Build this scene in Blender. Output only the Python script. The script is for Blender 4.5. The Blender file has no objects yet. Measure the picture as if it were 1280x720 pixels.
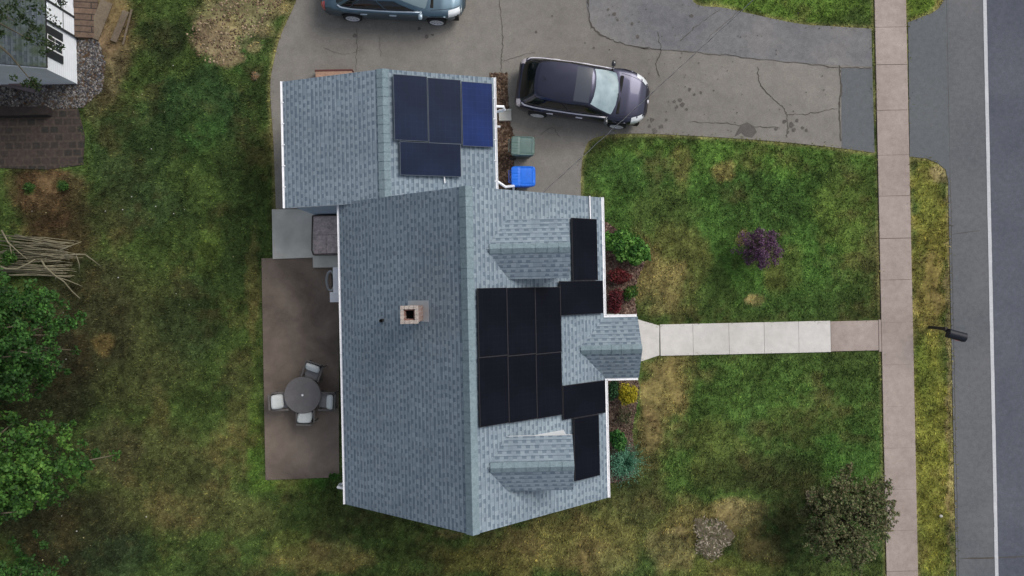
import bpy, bmesh, math, random
import numpy as np
from mathutils import Vector, Matrix
random.seed(7)
rng = np.random.default_rng(7)
sc = bpy.context.scene
COL = sc.collection
R = math.radians

# ------------------------------------------------------------------ camera, world, sun, exposure
CAMH = 26.945; YAW, TX, TY = -0.0215, -0.0008, -0.0125
def _rot():
    return Matrix.Rotation(YAW, 3, 'Z') @ Matrix.Rotation(TX, 3, 'X') @ Matrix.Rotation(TY, 3, 'Y')
CR = _rot()
cam = bpy.data.cameras.new('camera'); camo = bpy.data.objects.new('camera', cam); COL.objects.link(camo)
cam.sensor_width = 36; cam.lens = 28.125; cam.clip_end = 2000; cam.clip_start = 0.5
camo.matrix_world = Matrix.Translation((0, 0, CAMH)) @ CR.to_4x4()
sc.camera = camo

SUN_EL, SUN_AZ = R(44), R(52)          # azimuth measured from +Y (up in the picture) clockwise
w = bpy.data.worlds.new('World'); sc.world = w; w.use_nodes = True
nt = w.node_tree; bg = nt.nodes['Background']
sky = nt.nodes.new('ShaderNodeTexSky'); sky.sky_type = 'NISHITA'; sky.sun_disc = False
sky.sun_elevation = SUN_EL; sky.sun_rotation = SUN_AZ; sky.dust_density = 3.0; sky.air_density = 1.0
hs = nt.nodes.new('ShaderNodeHueSaturation'); hs.inputs['Saturation'].default_value = 0.45
nt.links.new(sky.outputs[0], hs.inputs['Color']); nt.links.new(hs.outputs[0], bg.inputs[0])
bg.inputs[1].default_value = 0.135
sl = bpy.data.lights.new('sun', 'SUN'); sl.energy = 1.5; sl.angle = R(32); sl.color = (1.0, 0.96, 0.9)
so = bpy.data.objects.new('sun', sl); COL.objects.link(so)
sd = Vector((math.sin(SUN_AZ)*math.cos(SUN_EL), math.cos(SUN_AZ)*math.cos(SUN_EL), math.sin(SUN_EL)))
so.rotation_euler = sd.to_track_quat('Z', 'Y').to_euler(); so.location = (20, 20, 40)
sc.view_settings.view_transform = 'Standard'; sc.view_settings.look = 'None'
sc.view_settings.exposure = 0.22; sc.view_settings.gamma = 1
sc.view_settings.use_curve_mapping = False
sc.render.film_transparent = False

# ------------------------------------------------------------------ measuring helpers (photo pixel -> point at height z)
def P(u, v, z=0.0):
    d = CR @ Vector(((u-640)/1000, -(v-360)/1000, -1)); s = (z-CAMH)/d.z
    return Vector((d.x*s, d.y*s, z))
def Pxy(u, v, z=0.0):
    p = P(u, v, z); return (p.x, p.y)
CRn = np.array(CR)
def world_to_px(x, y, z=0.0):
    q = np.stack([x, y, np.full_like(x, z)-CAMH], -1) @ CRn
    return 640+1000*q[..., 0]/-q[..., 2], 360-1000*q[..., 1]/-q[..., 2]

# ------------------------------------------------------------------ colours
KA = 0.84
def s2l(c): return c/12.92 if c <= .04045 else ((c+.055)/1.055)**2.4
def S(r, g, b, k=None):
    k = KA if k is None else k
    return (s2l(r/255)*k, s2l(g/255)*k, s2l(b/255)*k)

# ------------------------------------------------------------------ materials
def newmat(name):
    m = bpy.data.materials.new(name); m.use_nodes = True
    return m, m.node_tree, m.node_tree.nodes['Principled BSDF']
class N:
    """tiny node helper"""
    def __init__(s, nt): s.nt = nt
    def n(s, t, **k):
        o = s.nt.nodes.new(t)
        for a, b in k.items(): setattr(o, a, b)
        return o
    def l(s, a, b): s.nt.links.new(a, b)
    def val(s, x, inp):
        if isinstance(x, (int, float)): inp.default_value = x
        else: s.l(x, inp)
    def m(s, op, a, b=0.0, c=0.0):
        o = s.n('ShaderNodeMath', operation=op)
        s.val(a, o.inputs[0]); s.val(b, o.inputs[1]); s.val(c, o.inputs[2]); return o.outputs[0]
    def noise(s, vec, scale, detail=3, rough=.55, dist=0):
        o = s.n('ShaderNodeTexNoise'); s.l(vec, o.inputs['Vector'])
        o.inputs['Scale'].default_value = scale; o.inputs['Detail'].default_value = detail
        o.inputs['Roughness'].default_value = rough; o.inputs['Distortion'].default_value = dist
        return o.outputs['Fac']
    def ramp(s, f, stops):
        o = s.n('ShaderNodeValToRGB'); s.l(f, o.inputs[0]); e = o.color_ramp.elements
        while len(e) < len(stops): e.new(.5)
        for i, (p, c) in enumerate(stops):
            e[i].position = p; e[i].color = (*c, 1) if not isinstance(c, (int, float)) else (c, c, c, 1)
        return o.outputs[0]
    def mix(s, f, a, b, mode='MIX'):
        o = s.n('ShaderNodeMix', data_type='RGBA', blend_type=mode)
        s.val(f, o.inputs[0])
        for x, i in ((a, 6), (b, 7)):
            if isinstance(x, tuple): o.inputs[i].default_value = (*x, 1)
            else: s.l(x, o.inputs[i])
        return o.outputs[2]
    def bump(s, h, strength, dist, bsdf):
        o = s.n('ShaderNodeBump'); o.inputs['Strength'].default_value = strength
        o.inputs['Distance'].default_value = dist; s.l(h, o.inputs['Height']); s.l(o.outputs[0], bsdf.inputs['Normal'])
MC = {}
def plain(name, col, rough=.6, metal=0, var=.08, scale=6, coat=0, spec=None):
    """slightly mottled paint / plastic / metal"""
    if name in MC: return MC[name]
    m, nt, b = newmat(name); h = N(nt)
    tc = h.n('ShaderNodeTexCoord').outputs['Object']
    f = h.noise(tc, scale, 4)
    c = h.mix(h.ramp(f, [(.3, 0.), (.7, 1.)]), tuple(x*(1-var) for x in col), tuple(min(1, x*(1+var)) for x in col))
    h.l(c, b.inputs['Base Color']); b.inputs['Roughness'].default_value = rough; b.inputs['Metallic'].default_value = metal
    b.inputs['Coat Weight'].default_value = coat; b.inputs['Coat Roughness'].default_value = .05
    if spec is not None: b.inputs['Specular IOR Level'].default_value = spec
    MC[name] = m; return m
def grainy(name, base, dark, light, s1=.5, s2=9, s3=60, rough=.9, bump=.2, amt=1.0, spec=.2, keep=.45):
    """asphalt, concrete, soil: large blotches, medium stains, fine grain"""
    m, nt, b = newmat(name); h = N(nt)
    tc = h.n('ShaderNodeTexCoord').outputs['Object']
    big = h.ramp(h.noise(tc, s1, 5, .6, .4), [(.32, 0.), (.68, 1.)])
    c = h.mix(big, dark, light)
    c = h.mix(keep, c, base)
    med = h.ramp(h.noise(tc, s2, 4, .65), [(.3, .82), (.72, 1.14)])
    c = h.mix(amt, c, med, 'MULTIPLY')
    fine = h.ramp(h.noise(tc, s3, 2, .7), [(.25, .72), (.78, 1.3)])
    c = h.mix(amt, c, fine, 'MULTIPLY')
    h.l(c, b.inputs['Base Color']); b.inputs['Roughness'].default_value = rough
    b.inputs['Specular IOR Level'].default_value = spec
    h.bump(h.noise(tc, s3, 3, .7), bump, .01, b)
    return m
def vcol(name, rough=.8, fine=0, spec=.15, trans=0.0, mult=1.0):
    """colour from a mesh attribute 'Col' (leaf and lawn species colour), plus grain"""
    m, nt, b = newmat(name); h = N(nt)
    a = h.n('ShaderNodeAttribute', attribute_name='Col').outputs['Color']
    if fine:
        tc = h.n('ShaderNodeTexCoord').outputs['Object']
        a = h.mix(1.0, a, h.ramp(h.noise(tc, fine, 4, .75), [(.25, .55), (.75, 1.45)]), 'MULTIPLY')
        a = h.mix(1.0, a, h.ramp(h.noise(tc, fine*5, 2, .75), [(.25, .6), (.75, 1.4)]), 'MULTIPLY')
    h.l(a, b.inputs['Base Color']); b.inputs['Roughness'].default_value = rough
    b.inputs['Specular IOR Level'].default_value = spec
    if trans:
        t = h.n('ShaderNodeBsdfTranslucent'); h.l(a, t.inputs['Color'])
        mx = h.n('ShaderNodeMixShader'); mx.inputs[0].default_value = trans
        out = nt.nodes['Material Output']; h.l(b.outputs[0], mx.inputs[1]); h.l(t.outputs[0], mx.inputs[2]); h.l(mx.outputs[0], out.inputs[0])
    return m
def shingles(name='asphalt_shingles', base=((.188, .236, .278), (.246, .298, .338), (.076, .106, .146), (.05, .075, .105)), moss=0):
    m, nt, b = newmat(name); h = N(nt)
    uv = h.n('ShaderNodeUVMap').outputs[0]; sp = h.n('ShaderNodeSeparateXYZ'); h.l(uv, sp.inputs[0])
    u, v = sp.outputs[0], sp.outputs[1]
    row_h = .143
    vv = h.m('DIVIDE', v, row_h); row = h.m('FLOOR', vv); fv = h.m('FRACT', vv)
    wn = h.n('ShaderNodeTexWhiteNoise', noise_dimensions='1D'); h.l(row, wn.inputs['W'])
    uu = h.m('ADD', h.m('DIVIDE', u, .115), h.m('MULTIPLY', wn.outputs[0], 7.3))
    wob = h.noise(uv, 2.1, 2)
    uu = h.m('ADD', uu, h.m('MULTIPLY', wob, .8))
    cell = h.m('FLOOR', uu); fu = h.m('FRACT', uu)
    cb = h.n('ShaderNodeCombineXYZ'); h.l(cell, cb.inputs[0]); h.l(row, cb.inputs[1])
    w2 = h.n('ShaderNodeTexWhiteNoise', noise_dimensions='2D'); h.l(cb.outputs[0], w2.inputs['Vector'])
    tab = w2.outputs[0]
    alt = h.m('FRACT', h.m('MULTIPLY', h.m('ADD', cell, row), .5))          # every second tab is a cut-out
    cut = h.m('MULTIPLY', h.m('GREATER_THAN', h.m('ADD', alt, h.m('MULTIPLY', tab, .62)), .57), h.m('LESS_THAN', fv, .58))
    edge = h.m('MULTIPLY', h.m('LESS_THAN', fv, .13), .55)  # dark strip painted as the shadow line at each course edge
    c = h.mix(tab, base[0], base[1])
    big = h.ramp(h.noise(uv, .45, 5, .65), [(.3, .88), (.7, 1.09)])
    c = h.mix(1., c, big, 'MULTIPLY')
    mp = h.n('ShaderNodeMapping'); mp.inputs['Scale'].default_value = (2.4, .22, 1); h.l(uv, mp.inputs['Vector'])
    c = h.mix(1., c, h.ramp(h.noise(mp.outputs[0], 1.0, 4, .6), [(.35, .93), (.65, 1.05)]), 'MULTIPLY')
    c = h.mix(h.m('MULTIPLY', cut, .60), c, base[2])
    c = h.mix(edge, c, base[3])
    gr = h.ramp(h.noise(uv, 55, 2, .7), [(.25, .78), (.75, 1.22)])
    c = h.mix(1., c, gr, 'MULTIPLY')
    if moss:
        mo = h.ramp(h.noise(h.n('ShaderNodeTexCoord').outputs['Object'], 1.6, 5, .65), [(.42, 0.), (.62, moss)])
        c = h.mix(mo, c, (.055, .075, .03))
    h.l(c, b.inputs['Base Color']); b.inputs['Roughness'].default_value = .92; b.inputs['Specular IOR Level'].default_value = .15
    ht = h.m('SUBTRACT', h.m('MULTIPLY', cut, -1), h.m('MULTIPLY', fv, .6))
    h.bump(ht, .35, .012, b)
    return m
def bricky(name, c1, c2, mortar, bw, bh, ms, scale=1, coord='Object'):
    m, nt, b = newmat(name); h = N(nt)
    tc = h.n('ShaderNodeTexCoord').outputs[coord] if coord != 'UV' else h.n('ShaderNodeUVMap').outputs[0]
    t = h.n('ShaderNodeTexBrick'); h.l(tc, t.inputs['Vector'])
    t.inputs['Color1'].default_value = (*c1, 1); t.inputs['Color2'].default_value = (*c2, 1); t.inputs['Mortar'].default_value = (*mortar, 1)
    t.inputs['Scale'].default_value = scale; t.inputs['Brick Width'].default_value = bw; t.inputs['Row Height'].default_value = bh
    t.inputs['Mortar Size'].default_value = ms
    c = h.mix(1., t.outputs[0], h.ramp(h.noise(tc, 9, 4, .7), [(.3, .6), (.7, 1.35)]), 'MULTIPLY')
    h.l(c, b.inputs['Base Color']); b.inputs['Roughness'].default_value = .9
    h.bump(t.outputs['Fac'], .3, -.01, b); return m
def siding(name, col):
    m, nt, b = newmat(name); h = N(nt)
    tc = h.n('ShaderNodeTexCoord').outputs['Object']; sp = h.n('ShaderNodeSeparateXYZ'); h.l(tc, sp.inputs[0])
    f = h.m('FRACT', h.m('DIVIDE', sp.outputs[2], .12))
    c = h.mix(h.m('LESS_THAN', f, .1), col, tuple(x*.8 for x in col))
    c = h.mix(1., c, h.ramp(h.noise(tc, 3, 4), [(.3, .93), (.7, 1.04)]), 'MULTIPLY')
    h.l(c, b.inputs['Base Color']); b.inputs['Roughness'].default_value = .55; h.bump(f, .5, .012, b); return m
def painted_reflection_glass(name, a, b, scale=2.2, spec=1.0):  # pale blue mottling paints in reflected foliage and the interior
    m, nt, bs = newmat(name); h = N(nt); tc = h.n('ShaderNodeTexCoord').outputs['Object']
    c = h.mix(h.ramp(h.noise(tc, scale, 4, .55, .25), [(.30, 0.), (.70, 1.)]), a, b); h.l(c, bs.inputs['Base Color'])
    bs.inputs['Roughness'].default_value = .06; bs.inputs['Specular IOR Level'].default_value = spec; return m
def panel_mat(name, c, line, nx, ny, lw):
    """photovoltaic cells: UV 0..1 over the panel, thin cell gaps"""
    m, nt, b = newmat(name); h = N(nt)
    uv = h.n('ShaderNodeUVMap').outputs[0]; sp = h.n('ShaderNodeSeparateXYZ'); h.l(uv, sp.inputs[0])
    fx = h.m('FRACT', h.m('MULTIPLY', sp.outputs[0], nx)); fy = h.m('FRACT', h.m('MULTIPLY', sp.outputs[1], ny))
    g = h.m('MAXIMUM', h.m('GREATER_THAN', h.m('ABSOLUTE', h.m('SUBTRACT', fx, .5)), .5-lw), h.m('GREATER_THAN', h.m('ABSOLUTE', h.m('SUBTRACT', fy, .5)), .5-lw))
    n_ = h.ramp(h.noise(h.n('ShaderNodeTexCoord').outputs['Object'], .8, 3), [(.3, .75), (.7, 1.3)])
    c_ = h.mix(1., h.mix(g, c, line), n_, 'MULTIPLY')
    h.l(c_, b.inputs['Base Color']); b.inputs['Roughness'].default_value = .35; b.inputs['Specular IOR Level'].default_value = .05
    return m
def glassy(name, col, rough=.04, spec=.8):
    m, nt, b = newmat(name); b.inputs['Base Color'].default_value = (*col, 1)
    b.inputs['Roughness'].default_value = rough; b.inputs['Specular IOR Level'].default_value = spec; return m

M = {}
M['shingle'] = shingles()
M['shedroof'] = shingles('mossy_shed_shingles', ((.10, .12, .135), (.13, .155, .17), (.05, .06, .075), (.03, .04, .05)), .85)
M['ridge'] = grainy('ridge_cap_shingle', (.178, .235, .262), (.155, .21, .236), (.205, .262, .288), 1.2, 12, 60)
M['white'] = plain('white_aluminium', (.82, .82, .84), .45)
M['trim'] = plain('white_trim', (.78, .78, .78), .5)
M['siding'] = siding('pale_blue_siding', (.36, .47, .60))
M['shedwall'] = siding('white_shed_siding', (.86, .90, .95))
M['found'] = grainy('foundation_concrete', (.3, .29, .28), (.25, .24, .23), (.35, .34, .33))
M['road'] = grainy('road_asphalt', S(93, 97, 107), S(84, 88, 98), S(104, 107, 115), .25, 6, 45, amt=.8, keep=.2)
M['shoulder'] = grainy('road_shoulder_asphalt', S(107, 109, 113), S(99, 102, 106), S(118, 118, 119), .3, 6, 45, amt=.75, keep=.2)
M['apron'] = grainy('apron_asphalt', S(106, 109, 111), S(100, 104, 108), S(109, 112, 115), .3, 6, 45, amt=.6)
M['drive'] = grainy('driveway_asphalt', S(135, 130, 124), S(121, 117, 111), S(148, 143, 135), .22, 2.5, 40, amt=.7, keep=.25)
M['drive2'] = grainy('patched_driveway_asphalt', S(124, 123, 124), S(113, 114, 118), S(140, 137, 134), .4, 4, 40, amt=.9, keep=.2)
M['crack'] = grainy('crack_filler', S(88, 84, 78), S(74, 70, 66), S(104, 98, 90))
M['stain'] = grainy('oil_stain', S(100, 96, 92), S(84, 81, 78), S(116, 111, 105), 1.5, 8, 40)
M['sidewalk'] = grainy('pink_concrete', S(172, 157, 149), S(158, 144, 136), S(184, 170, 162), .35, 5, 50, amt=.7, keep=.2)
M['walk'] = grainy('new_concrete', S(214, 210, 204), S(200, 196, 190), S(224, 220, 215), .5, 4, 50, amt=.45, keep=.15)
M['pad'] = grainy('grey_concrete', S(212, 210, 202), S(180, 179, 168), S(224, 222, 214), .55, 3, 50, amt=.4, keep=.15)
M['patio'] = grainy('brown_stained_patio', S(120, 108, 100), S(94, 83, 76), S(154, 139, 125), .5, 1.6, 40, amt=.6, keep=.1)
M['mulch'] = grainy('bark_mulch', S(96, 78, 68), S(70, 54, 48), S(124, 104, 88), 1.2, 14, 50, amt=1)
M['soil'] = grainy('leaf_litter_soil', S(84, 66, 50), S(60, 46, 36), S(104, 84, 64), 1., 12, 50, amt=1)
M['paint'] = grainy('road_paint', S(205, 206, 210), S(190, 192, 196), S(214, 215, 218), 1, 9, 40, amt=.5)
M['paver'] = bricky('dark_brick_pavers', S(46, 44, 40), S(70, 58, 53), S(74, 63, 55), .30, .26, .03)
M['chimbrick'] = bricky('chimney_brick', (.20, .10, .075), (.26, .14, .11), (.34, .31, .29), .21, .075, .012)
M['flashing'] = plain('lead_flashing', (.42, .44, .46), .5, .2)
M['crown'] = grainy('chimney_crown', (.35, .30, .265), (.25, .205, .18), (.46, .40, .36), 4, 10, 40)
M['black'] = plain('soot_black', (.008, .007, .006), .9)
M['metalgrey'] = plain('grey_metal', (.35, .36, .37), .4, .6)
M['frame'] = plain('black_panel_frame', (.030, .029, .032), .55, 0, spec=.2)
M['pv'] = panel_mat('black_solar_cells', (.0042, .0052, .0095), (.0065, .0078, .0125), 6, 10, .03)
M['pvn'] = panel_mat('navy_solar_cells', (.006, .0125, .034), (.009, .018, .042), 6, 10, .025)
M['pvb'] = panel_mat('blue_solar_cells', (.006, .019, .088), (.010, .026, .102), 6, 10, .04)
M['framegrey'] = plain('silver_blue_panel_frame', (.075, .095, .12), .5, 0, spec=.3)
M['rub'] = plain('tyre_rubber', (.014, .014, .015), .85)
M['rim'] = plain('alloy_rim', (.62, .61, .64), .35, .15)
M['wood'] = bricky('weathered_planks', S(128, 104, 84), S(104, 84, 70), S(60, 48, 40), 2.2, .14, .012)
M['deckpink'] = bricky('pinkish_composite_deck', S(214, 196, 192), S(206, 188, 185), S(164, 146, 144), 3.0, .62, .01)
M['leaf'] = vcol('foliage', .65, 0, .25, .25)
M['grassb'] = vcol('grass_blades', .8, 0, .1, .2)
M['lawn'] = vcol('lawn_turf', .95, 3.2, .05)
M['bark'] = grainy('bark', S(112, 104, 88), S(84, 76, 62), S(134, 126, 108), 3, 14, 60)
M['stick'] = grainy('dry_sticks', S(136, 130, 108), S(104, 99, 80), S(160, 154, 130), 2, 12, 50, amt=.7)
M['stone'] = vcol('loose_stone', .9, 8, .2)

# ------------------------------------------------------------------ mesh builder
class MB:
    def __init__(s): s.v = []; s.f = []; s.mi = []; s.uv = None
    def add(s, vs, fs, mi=0):
        o = len(s.v); s.v += [tuple(x) for x in vs]; s.f += [[i+o for i in f] for f in fs]; s.mi += [mi]*len(fs); return s
    def box(s, a, b, mi=0, mat=None):
        x0, y0, z0 = a; x1, y1, z1 = b
        vs = [(x0,y0,z0),(x1,y0,z0),(x1,y1,z0),(x0,y1,z0),(x0,y0,z1),(x1,y0,z1),(x1,y1,z1),(x0,y1,z1)]
        if mat is not None: vs = [mat @ Vector(q) for q in vs]
        return s.add(vs, [[3,2,1,0],[4,5,6,7],[0,1,5,4],[1,2,6,5],[2,3,7,6],[3,0,4,7]], mi)
    def poly(s, pts, z, mi=0):
        return s.add([(x, y, z) for x, y in pts], [list(range(len(pts)))], mi)
    def slab(s, pts, z0, z1, mi=0):
        if sum(a[0]*b[1]-b[0]*a[1] for a, b in zip(pts, pts[1:]+pts[:1])) < 0: pts = pts[::-1]
        n = len(pts); vs = [(x, y, z0) for x, y in pts]+[(x, y, z1) for x, y in pts]
        return s.add(vs, [list(range(n-1, -1, -1)), list(range(n, 2*n))]+[[i, (i+1) % n, n+(i+1) % n, n+i] for i in range(n)], mi)
    def tube(s, pts, rad, seg=8, mi=0, cap=True):
        pts = [Vector(p) for p in pts]
        if not hasattr(rad, '__len__'): rad = [rad]*len(pts)
        vs = []; fs = []; n = len(pts)
        for i, p in enumerate(pts):
            t = (pts[min(i+1, n-1)]-pts[max(i-1, 0)]).normalized()
            a = t.orthogonal().normalized() if i == 0 else (a - t*a.dot(t)).normalized()
            b = t.cross(a)
            for k in range(seg):
                q = 2*math.pi*k/seg; vs.append(p+(a*math.cos(q)+b*math.sin(q))*rad[i])
        for i in range(n-1):
            for k in range(seg):
                fs.append([i*seg+k, i*seg+(k+1) % seg, (i+1)*seg+(k+1) % seg, (i+1)*seg+k])
        if cap: fs += [list(range(seg-1, -1, -1)), [(n-1)*seg+k for k in range(seg)]]
        return s.add(vs, fs, mi)
    def lathe(s, prof, seg=24, mi=0, mat=None):
        vs = []; fs = []; n = len(prof)
        for r, z in prof:
            for k in range(seg):
                q = 2*math.pi*k/seg; vs.append(Vector((r*math.cos(q), r*math.sin(q), z)))
        for i in range(n-1):
            for k in range(seg): fs.append([i*seg+k, i*seg+(k+1) % seg, (i+1)*seg+(k+1) % seg, (i+1)*seg+k])
        fs += [list(range(seg-1, -1, -1)), [(n-1)*seg+k for k in range(seg)]]
        if mat is not None: vs = [mat @ q for q in vs]
        return s.add(vs, fs, mi)
    def grid(s, rows, mi=0, closeu=False):
        n = len(rows); m = len(rows[0]); vs = [p for r in rows for p in r]
        fs = [[i*m+j, i*m+(j+1) % m, (i+1)*m+(j+1) % m, (i+1)*m+j] for i in range(n-1) for j in range(m if closeu else m-1)]
        return s.add(vs, fs, mi)
    def build(s, name, mats, parent=None, smooth=False, bevel=0, uvslope=False, world=True, seg=2):
        """world=True: vertices are world coordinates and are brought into the parent's frame"""
        me = bpy.data.meshes.new(name); vs = s.v
        if parent is not None and world:
            inv = LOC[parent.name].inverted(); vs = [tuple(inv @ Vector(q)) for q in vs]
        me.from_pydata(vs, [], s.f); me.update()
        if not isinstance(mats, (list, tuple)): mats = [mats]
        for m in mats: me.materials.append(m)
        me.polygons.foreach_set('material_index', s.mi)
        if smooth: me.polygons.foreach_set('use_smooth', [True]*len(me.polygons))
        if uvslope:
            L = me.uv_layers.new(name='UVMap')
            for p in me.polygons:
                n = p.normal; ua = Vector((0, 0, 1)).cross(n)
                ua = ua.normalized() if ua.length > .05 else Vector((0, 1, 0)); va = n.cross(ua)
                for li in p.loop_indices:
                    c = me.vertices[me.loops[li].vertex_index].co; L.data[li].uv = (c.dot(ua), c.dot(va))
        o = bpy.data.objects.new(name, me); COL.objects.link(o)
        if parent is not None: o.parent = parent; LOC[o.name] = LOC[parent.name].copy()
        else: LOC[o.name] = Matrix.Identity(4)
        if bevel:
            b = o.modifiers.new('bevel', 'BEVEL'); b.width = bevel; b.segments = seg; b.limit_method = 'ANGLE'; b.angle_limit = R(35)
            if smooth is None: pass
        return o
LOC = {}
def tag(o, label, cat, group=None, kind=None):
    if label: o['label'] = label
    if cat: o['category'] = cat
    if group: o['group'] = group
    if kind: o['kind'] = kind
    return o
def thing(name, loc, rot, label, cat, group=None):
    o = bpy.data.objects.new(name, None); COL.objects.link(o); o.location = loc
    if not hasattr(rot, '__len__'): rot = (0, 0, rot)
    o.rotation_euler = rot; o.empty_display_size = .2
    from mathutils import Euler
    LOC[o.name] = Matrix.Translation(loc) @ Euler(rot).to_matrix().to_4x4()
    tag(o, label, cat, group); return o
def copy_tree(o, parent=None):
    c = o.copy(); COL.objects.link(c)
    if parent is not None: c.parent = parent
    for ch in list(o.children): copy_tree(ch, c)
    return c
def struct(o): o['kind'] = 'structure'; return o
def smooth_by_angle(o, a=35):
    me = o.data
    bm = bmesh.new(); bm.from_mesh(me)
    for f in bm.faces: f.smooth = True
    for e in bm.edges:
        if len(e.link_faces) == 2 and e.calc_face_angle() > R(a): e.smooth = False
    bm.to_mesh(me); bm.free()

# ------------------------------------------------------------------ value noise (for the lawn's colours)
def vnoise(x, y, scale, seed=0, octv=4, rough=.55):
    out = np.zeros_like(x); amp = 1; tot = 0
    for o in range(octv):
        f = scale*2**o; X = x*f+seed*17.3+o*5.1; Y = y*f-seed*9.7+o*3.3
        xi = np.floor(X).astype(np.int64); yi = np.floor(Y).astype(np.int64); fx = X-xi; fy = Y-yi
        fx = fx*fx*(3-2*fx); fy = fy*fy*(3-2*fy)
        def h(a, b):
            n = (a*374761393+b*668265263+(seed+o)*1442695041) & 0x7fffffff
            n = (n ^ (n >> 13))*1274126177 & 0x7fffffff
            return ((n ^ (n >> 16)) & 0xffff)/65535.
        v = (h(xi, yi)*(1-fx)+h(xi+1, yi)*fx)*(1-fy)+(h(xi, yi+1)*(1-fx)+h(xi+1, yi+1)*fx)*fy
        out += v*amp; tot += amp; amp *= rough
    return out/tot

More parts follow.
